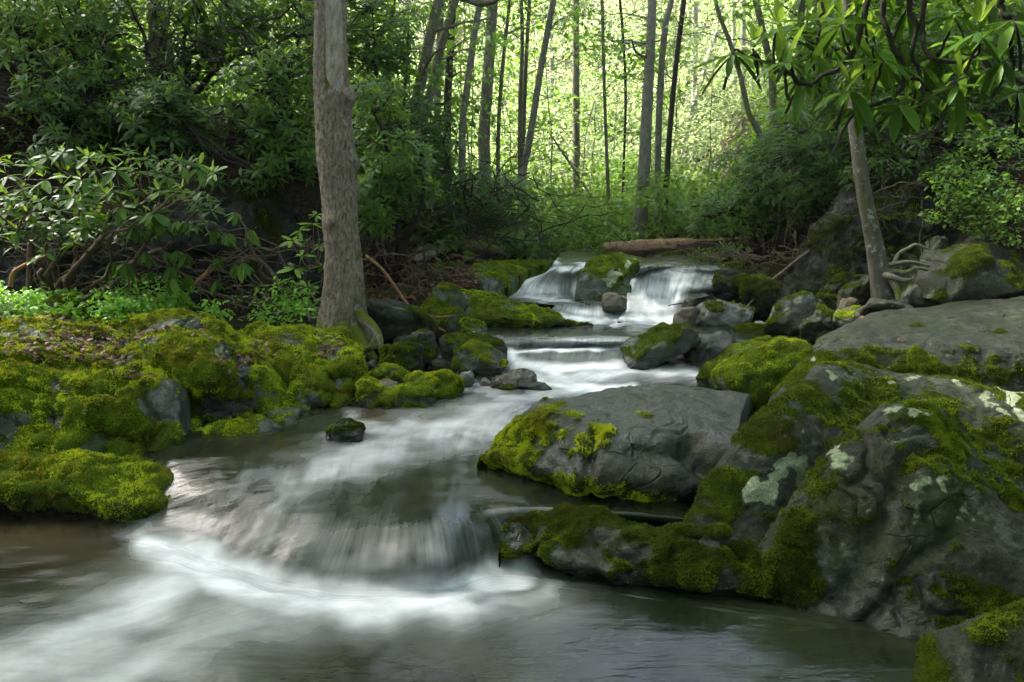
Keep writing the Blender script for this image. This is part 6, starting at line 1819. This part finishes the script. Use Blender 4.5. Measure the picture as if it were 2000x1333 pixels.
def undergrowth():
    r = np.random.default_rng(520)
    def mass(name, label, n, ymin, ymax, pxa, pxb, mat, leaf, rad, hmax, nl, lo=0, hi=1, seed=0):
        y = ymin * (ymax / ymin) ** r.random(n); px = r.uniform(pxa, pxb, n); x = (px - 1000) / FPX * y
        z = ground_z(x, y)
        P = np.stack([x, y, z], 1)
        f = fbm(P * np.array([.35, .35, 0]), 3, 60 + seed)
        k = f > -.28
        P = P[k]; f = f[k]
        P[:, 2] += r.random(len(P)) ** 1.4 * hmax * (.45 + .9 * np.clip(f + .35, 0, 1)) + .1
        sc = P[:, 1] / ymin
        V, Q, T, a = sprays(P, rad * np.sqrt(sc), nl, leaf, r, lo, hi, .2, 4, .6)
        a = np.clip(a * .75 + .35 * np.repeat(np.clip(f + .2, 0, 1), nl * 4), 0, 1)
        mx = Mix(); mx.add(V, Q, T, a)
        tag(link(name, mx.mesh(name, M[mat], False)), label, kind='stuff')
    # rounded bushes stepping up the sunlit hillside
    nb = 420
    y = 16 * (46 / 16) ** r.random(nb); px = r.uniform(560, 1720, nb); x = (px - 1000) / FPX * y
    rad = r.uniform(.6, 1.25, nb) * (y / 22) ** .5
    mx = Mix()
    for i in range(nb):
        k = 20
        q = in_ellipsoid(k, r, .75); q[:, 2] = np.abs(q[:, 2]) * r.uniform(.8, 1.7)
        C = np.array([x[i], y[i], gz1(x[i], y[i]) + .1]) + q * rad[i]
        lo = r.uniform(0, .45)
        V, Q, T, a = sprays(C, .36 * (y[i] / 18) ** .5, 13, .115 * (y[i] / 18) ** .55, r, lo, lo + .55, .2, 4, .6)
        mx.add(V, Q, T, a)
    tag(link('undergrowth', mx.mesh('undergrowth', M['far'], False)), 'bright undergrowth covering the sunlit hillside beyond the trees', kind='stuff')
    mass('undergrowth', 'low green shrubs on the valley floor behind the log', 1700, 10.5, 17, 960, 1560, 'broad', .105, .24, .9, 14, 0, .9, 2)
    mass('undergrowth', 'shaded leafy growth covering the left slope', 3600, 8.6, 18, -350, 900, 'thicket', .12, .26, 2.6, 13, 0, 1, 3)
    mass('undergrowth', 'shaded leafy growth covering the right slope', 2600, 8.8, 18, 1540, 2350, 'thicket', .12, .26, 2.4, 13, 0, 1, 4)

    # unseen wood behind and beside the viewer, added to block low sky light
    n = 7500
    P = np.stack([r.uniform(-12, 12, n), r.uniform(-9, -4, n), np.zeros(n)], 1)
    k = int(n * .55)
    sd = np.where(r.random(k) < .5, -1, 1)
    P[:k, 0] = sd * r.uniform(4.6, 9, k); P[:k, 1] = r.uniform(-5, 4.6, k)
    P[:, 2] = np.maximum(ground_z(P[:, 0], P[:, 1]), 0) + r.random(n) * 7.5
    V, Q, T, a = sprays(P, .5, 12, .19, r, 0, .8, .25, 4, .6)
    mx = Mix(); mx.add(V, Q, T, a)
    tag(link('undergrowth', mx.mesh('undergrowth', M['thicket'], False)), 'unseen leafy growth beside and behind the viewer, added to block low sky light', kind='stuff')


undergrowth()


# ---- logs and fallen wood --------------------------------------------------------------------
def log_thing(label, pts, mat, seg=18, moss=0., seed=1, name='log', bump=.08, cat='log'):
    P = np.array([PD(a, b, d) for a, b, d, w_ in pts]); R = np.array([w_ / FPX * d / 2 for a, b, d, w_ in pts])
    path = resample(np.hstack([P, R[:, None]]), 60)
    V, Q, T = tube(path[:, :3], path[:, 3], seg)
    n = 60 * seg
    C = np.repeat(path[:, :3], seg, 0); N = unit(V[:n] - C)
    V[:n] += N * np.repeat(path[:, 3], seg)[:, None] * (bump * fbm(np.stack([V[:n, 0] * 1.5, N[:, 1] * 5, N[:, 2] * 5], 1), 3, seed) + .05 * fbm(V[:n] * 9, 2, seed))[:, None] * 1.6
    m = np.full(len(V), 0.0); m[:n] = np.clip(moss * (.5 + .7 * N[:, 2]) + .4 * fbm(V[:n] * 3, 2, seed), 0, 1) if moss else 0
    base = path[:, :3].mean(0); base[2] = V[:, 2].min()
    return top_mesh(name, V, base, label, cat, quads=Q, tris=T, mat=M[mat], attrs={'moss': m})


log_thing('reddish-brown split log lying across the stream above the falls', [(1180, 486, 10.0, 24), (1230, 484, 10.0, 26), (1300, 481, 10.05, 26), (1380, 479, 10.1, 25), (1450, 477, 10.2, 24), (1520, 476, 10.3, 22)], 'log', 22, .1, 1, bump=.2)
log_thing('mossy log on the left bank behind the falls', [(790, 470, 9.6, 20), (860, 476, 9.6, 22), (920, 480, 9.6, 22), (985, 492, 9.5, 18)], 'bark_moss', 16, .8, 2)
log_thing('pale short broken trunk leaning on the left bank', [(795, 517, 8.9, 17), (820, 505, 9.0, 18), (850, 492, 9.2, 17), (870, 484, 9.3, 14)], 'bark_pale', 14, .1, 3)
log_thing('thin pale branch above the broken trunk', [(780, 500, 9.0, 8), (810, 488, 9.05, 9), (840, 482, 9.1, 8)], 'bark_pale', 10, 0, 4, name='branch', cat='branch')
log_thing('slanting brown branch below the mossy log', [(880, 498, 9.3, 7), (915, 506, 9.2, 8), (950, 513, 9.1, 7)], 'log', 10, 0, 5, name='branch', cat='branch')
log_thing('thin brown root arching down the leaf-littered bank to the pool', [(715, 500, 6.9, 6), (745, 525, 6.8, 6), (775, 565, 6.75, 6), (800, 600, 6.7, 6), (835, 630, 6.65, 5), (870, 648, 6.6, 4)], 'twig_red', 8, 0, 6, name='root', cat='root')
log_thing('straight thin stick beside the arching root', [(795, 592, 6.75, 4), (808, 615, 6.7, 4), (822, 645, 6.68, 3)], 'twig', 7, 0, 7, name='stick', cat='stick')
log_thing('reddish stick lying level at the foot of the littered bank', [(820, 618, 6.75, 4), (855, 620, 6.75, 4), (890, 616, 6.75, 3)], 'twig_red', 7, 0, 8, name='stick', cat='stick')
log_thing('long thin branch slanting down from the right thicket to the pool rocks', [(1455, 605, 7.4, 4), (1490, 565, 7.5, 6), (1530, 530, 7.6, 6), (1580, 490, 7.7, 5)], 'twig', 8, 0, 9, name='branch', cat='branch')
log_thing('bare twig poking out over the foot of the right fall', [(1305, 597, 7.9, 2), (1330, 593, 7.9, 3), (1352, 588, 7.95, 3)], 'twig_dark', 6, 0, 10, name='stick', cat='stick')
log_thing('short stick lying across the tilted slab in the rapids', [(1478, 666, 5.6, 8), (1500, 670, 5.6, 8), (1518, 677, 5.6, 6)], 'twig_red', 8, 0, 11, name='stick', cat='stick')
log_thing('pale stick propped in the drooping rhododendron', [(378, 557, 6.6, 9), (395, 542, 6.65, 9), (420, 520, 6.7, 8)], 'twig_red', 8, 0, 12, name='stick', cat='stick')
log_thing('reddish stem rising at the far left behind the herbs', [(20, 560, 6.8, 9), (26, 535, 6.8, 10), (45, 520, 6.8, 8), (90, 500, 6.8, 6)], 'twig_red', 8, 0, 13, name='branch', cat='branch')
log_thing('upright grey stem behind the herbs at far left', [(53, 572, 6.9, 8), (56, 530, 6.9, 8), (57, 480, 6.9, 7), (70, 430, 6.9, 6)], 'twig', 8, 0, 14, name='branch', cat='branch')
log_thing('leaning bare pole on the sunlit hillside', [(1330, 330, 18, 9), (1345, 240, 18.2, 10), (1372, 150, 18.5, 9), (1400, 60, 19, 8)], 'bark_pale', 9, 0, 15, name='dead_pole', cat='dead tree')
log_thing('thin dead stem slanting across the centre clearing', [(1165, 400, 14, 4), (1120, 330, 14, 4), (1080, 270, 14, 3)], 'bark_moss', 7, 0, 16, name='branch', cat='branch')
log_thing('dark mossy bough crossing the top of the frame', [(880, -14, 8, 14), (910, -2, 8, 13), (940, 6, 8, 14), (965, 2, 8, 10), (990, -16, 8, 8)], 'bark_moss', 10, .3, 17, name='branch', cat='branch')


def brushwood(label, px0, px1, py0, py1, d0, d1, n, seed, mat, length=.7, name='brushwood', fall=.15, rad=.007):
    r = np.random.default_rng(seed)
    mx = Mix()
    for _ in range(n):
        a = PD(r.uniform(px0, px1), r.uniform(py0, py1), r.uniform(d0, d1))
        L = length * r.uniform(.4, 1.3)
        dr = unit(r.normal(0, 1, 3) * np.array([1, .4, .45]) + np.array([0, 0, -fall]))
        p = curve_path(a, a + dr * L, 12, r.uniform(-.1, .1), .16, r)
        V, Q, T = tube(p, np.linspace(rad * r.uniform(.5, 1.3), rad * .3, 12), 5); mx.add(V, Q, T)
        for _k in range(2):
            s = p[r.integers(3, 10)]
            V, Q, T = tube(curve_path(s, s + unit(dr + r.normal(0, .7, 3)) * L * .4, 7, 0, .15, r), np.linspace(rad * .5, rad * .2, 7), 4); mx.add(V, Q, T)
    tag(link(name, mx.mesh(name, M[mat], attr='moss')), label, kind='stuff')


brushwood('tangle of bare twigs hanging beside the right waterfall', 1400, 1560, 480, 560, 8.0, 8.9, 60, 601, 'twig', .8)
brushwood('bare twigs and roots hanging over the leaf-littered bank', 700, 860, 450, 580, 7.3, 8.4, 50, 602, 'twig', .6)
brushwood('dark dead twigs on the right slope under the overhang', 1700, 1900, 260, 420, 7.3, 8.2, 45, 603, 'twig_dark', .9)
brushwood('fine dark twigs in the thicket left of the log', 820, 1060, 330, 470, 8.8, 10, 70, 604, 'twig_dark', 1.1, rad=.009)
brushwood('bare dark stems inside the upper left thicket', 230, 560, 60, 330, 8.0, 8.8, 50, 605, 'twig_dark', 1.3, rad=.014, fall=-.3)
brushwood('dark dead twigs under the left rhododendrons', 0, 640, 470, 560, 6.9, 7.2, 55, 606, 'twig', .7)


# ================================================================== HAZE
def haze():
    x0, x1, y0, y1, z0, z1 = -85, 85, -40, 125, -3.0, 30
    V = np.array([[x, y, z] for x in (x0, x1) for y in (y0, y1) for z in (z0, z1)], float)
    Q = np.array([[0, 1, 3, 2], [4, 6, 7, 5], [0, 4, 5, 1], [2, 3, 7, 6], [0, 2, 6, 4], [1, 5, 7, 3]])
    m, t, out = mat_new('valley haze')
    v = t.nodes.new('ShaderNodeVolumePrincipled')
    v.inputs['Color'].default_value = (0.93, 0.95, 0.93, 1)
    v.inputs['Density'].default_value = 0.0008
    v.inputs['Anisotropy'].default_value = 0.2
    t.links.new(v.outputs[0], out.inputs['Volume'])
    o = link('haze', new_mesh('haze', V, Q, mat=m, smooth=False))
    tag(o, 'thin bright summer haze hanging in the valley', kind='stuff')


haze()
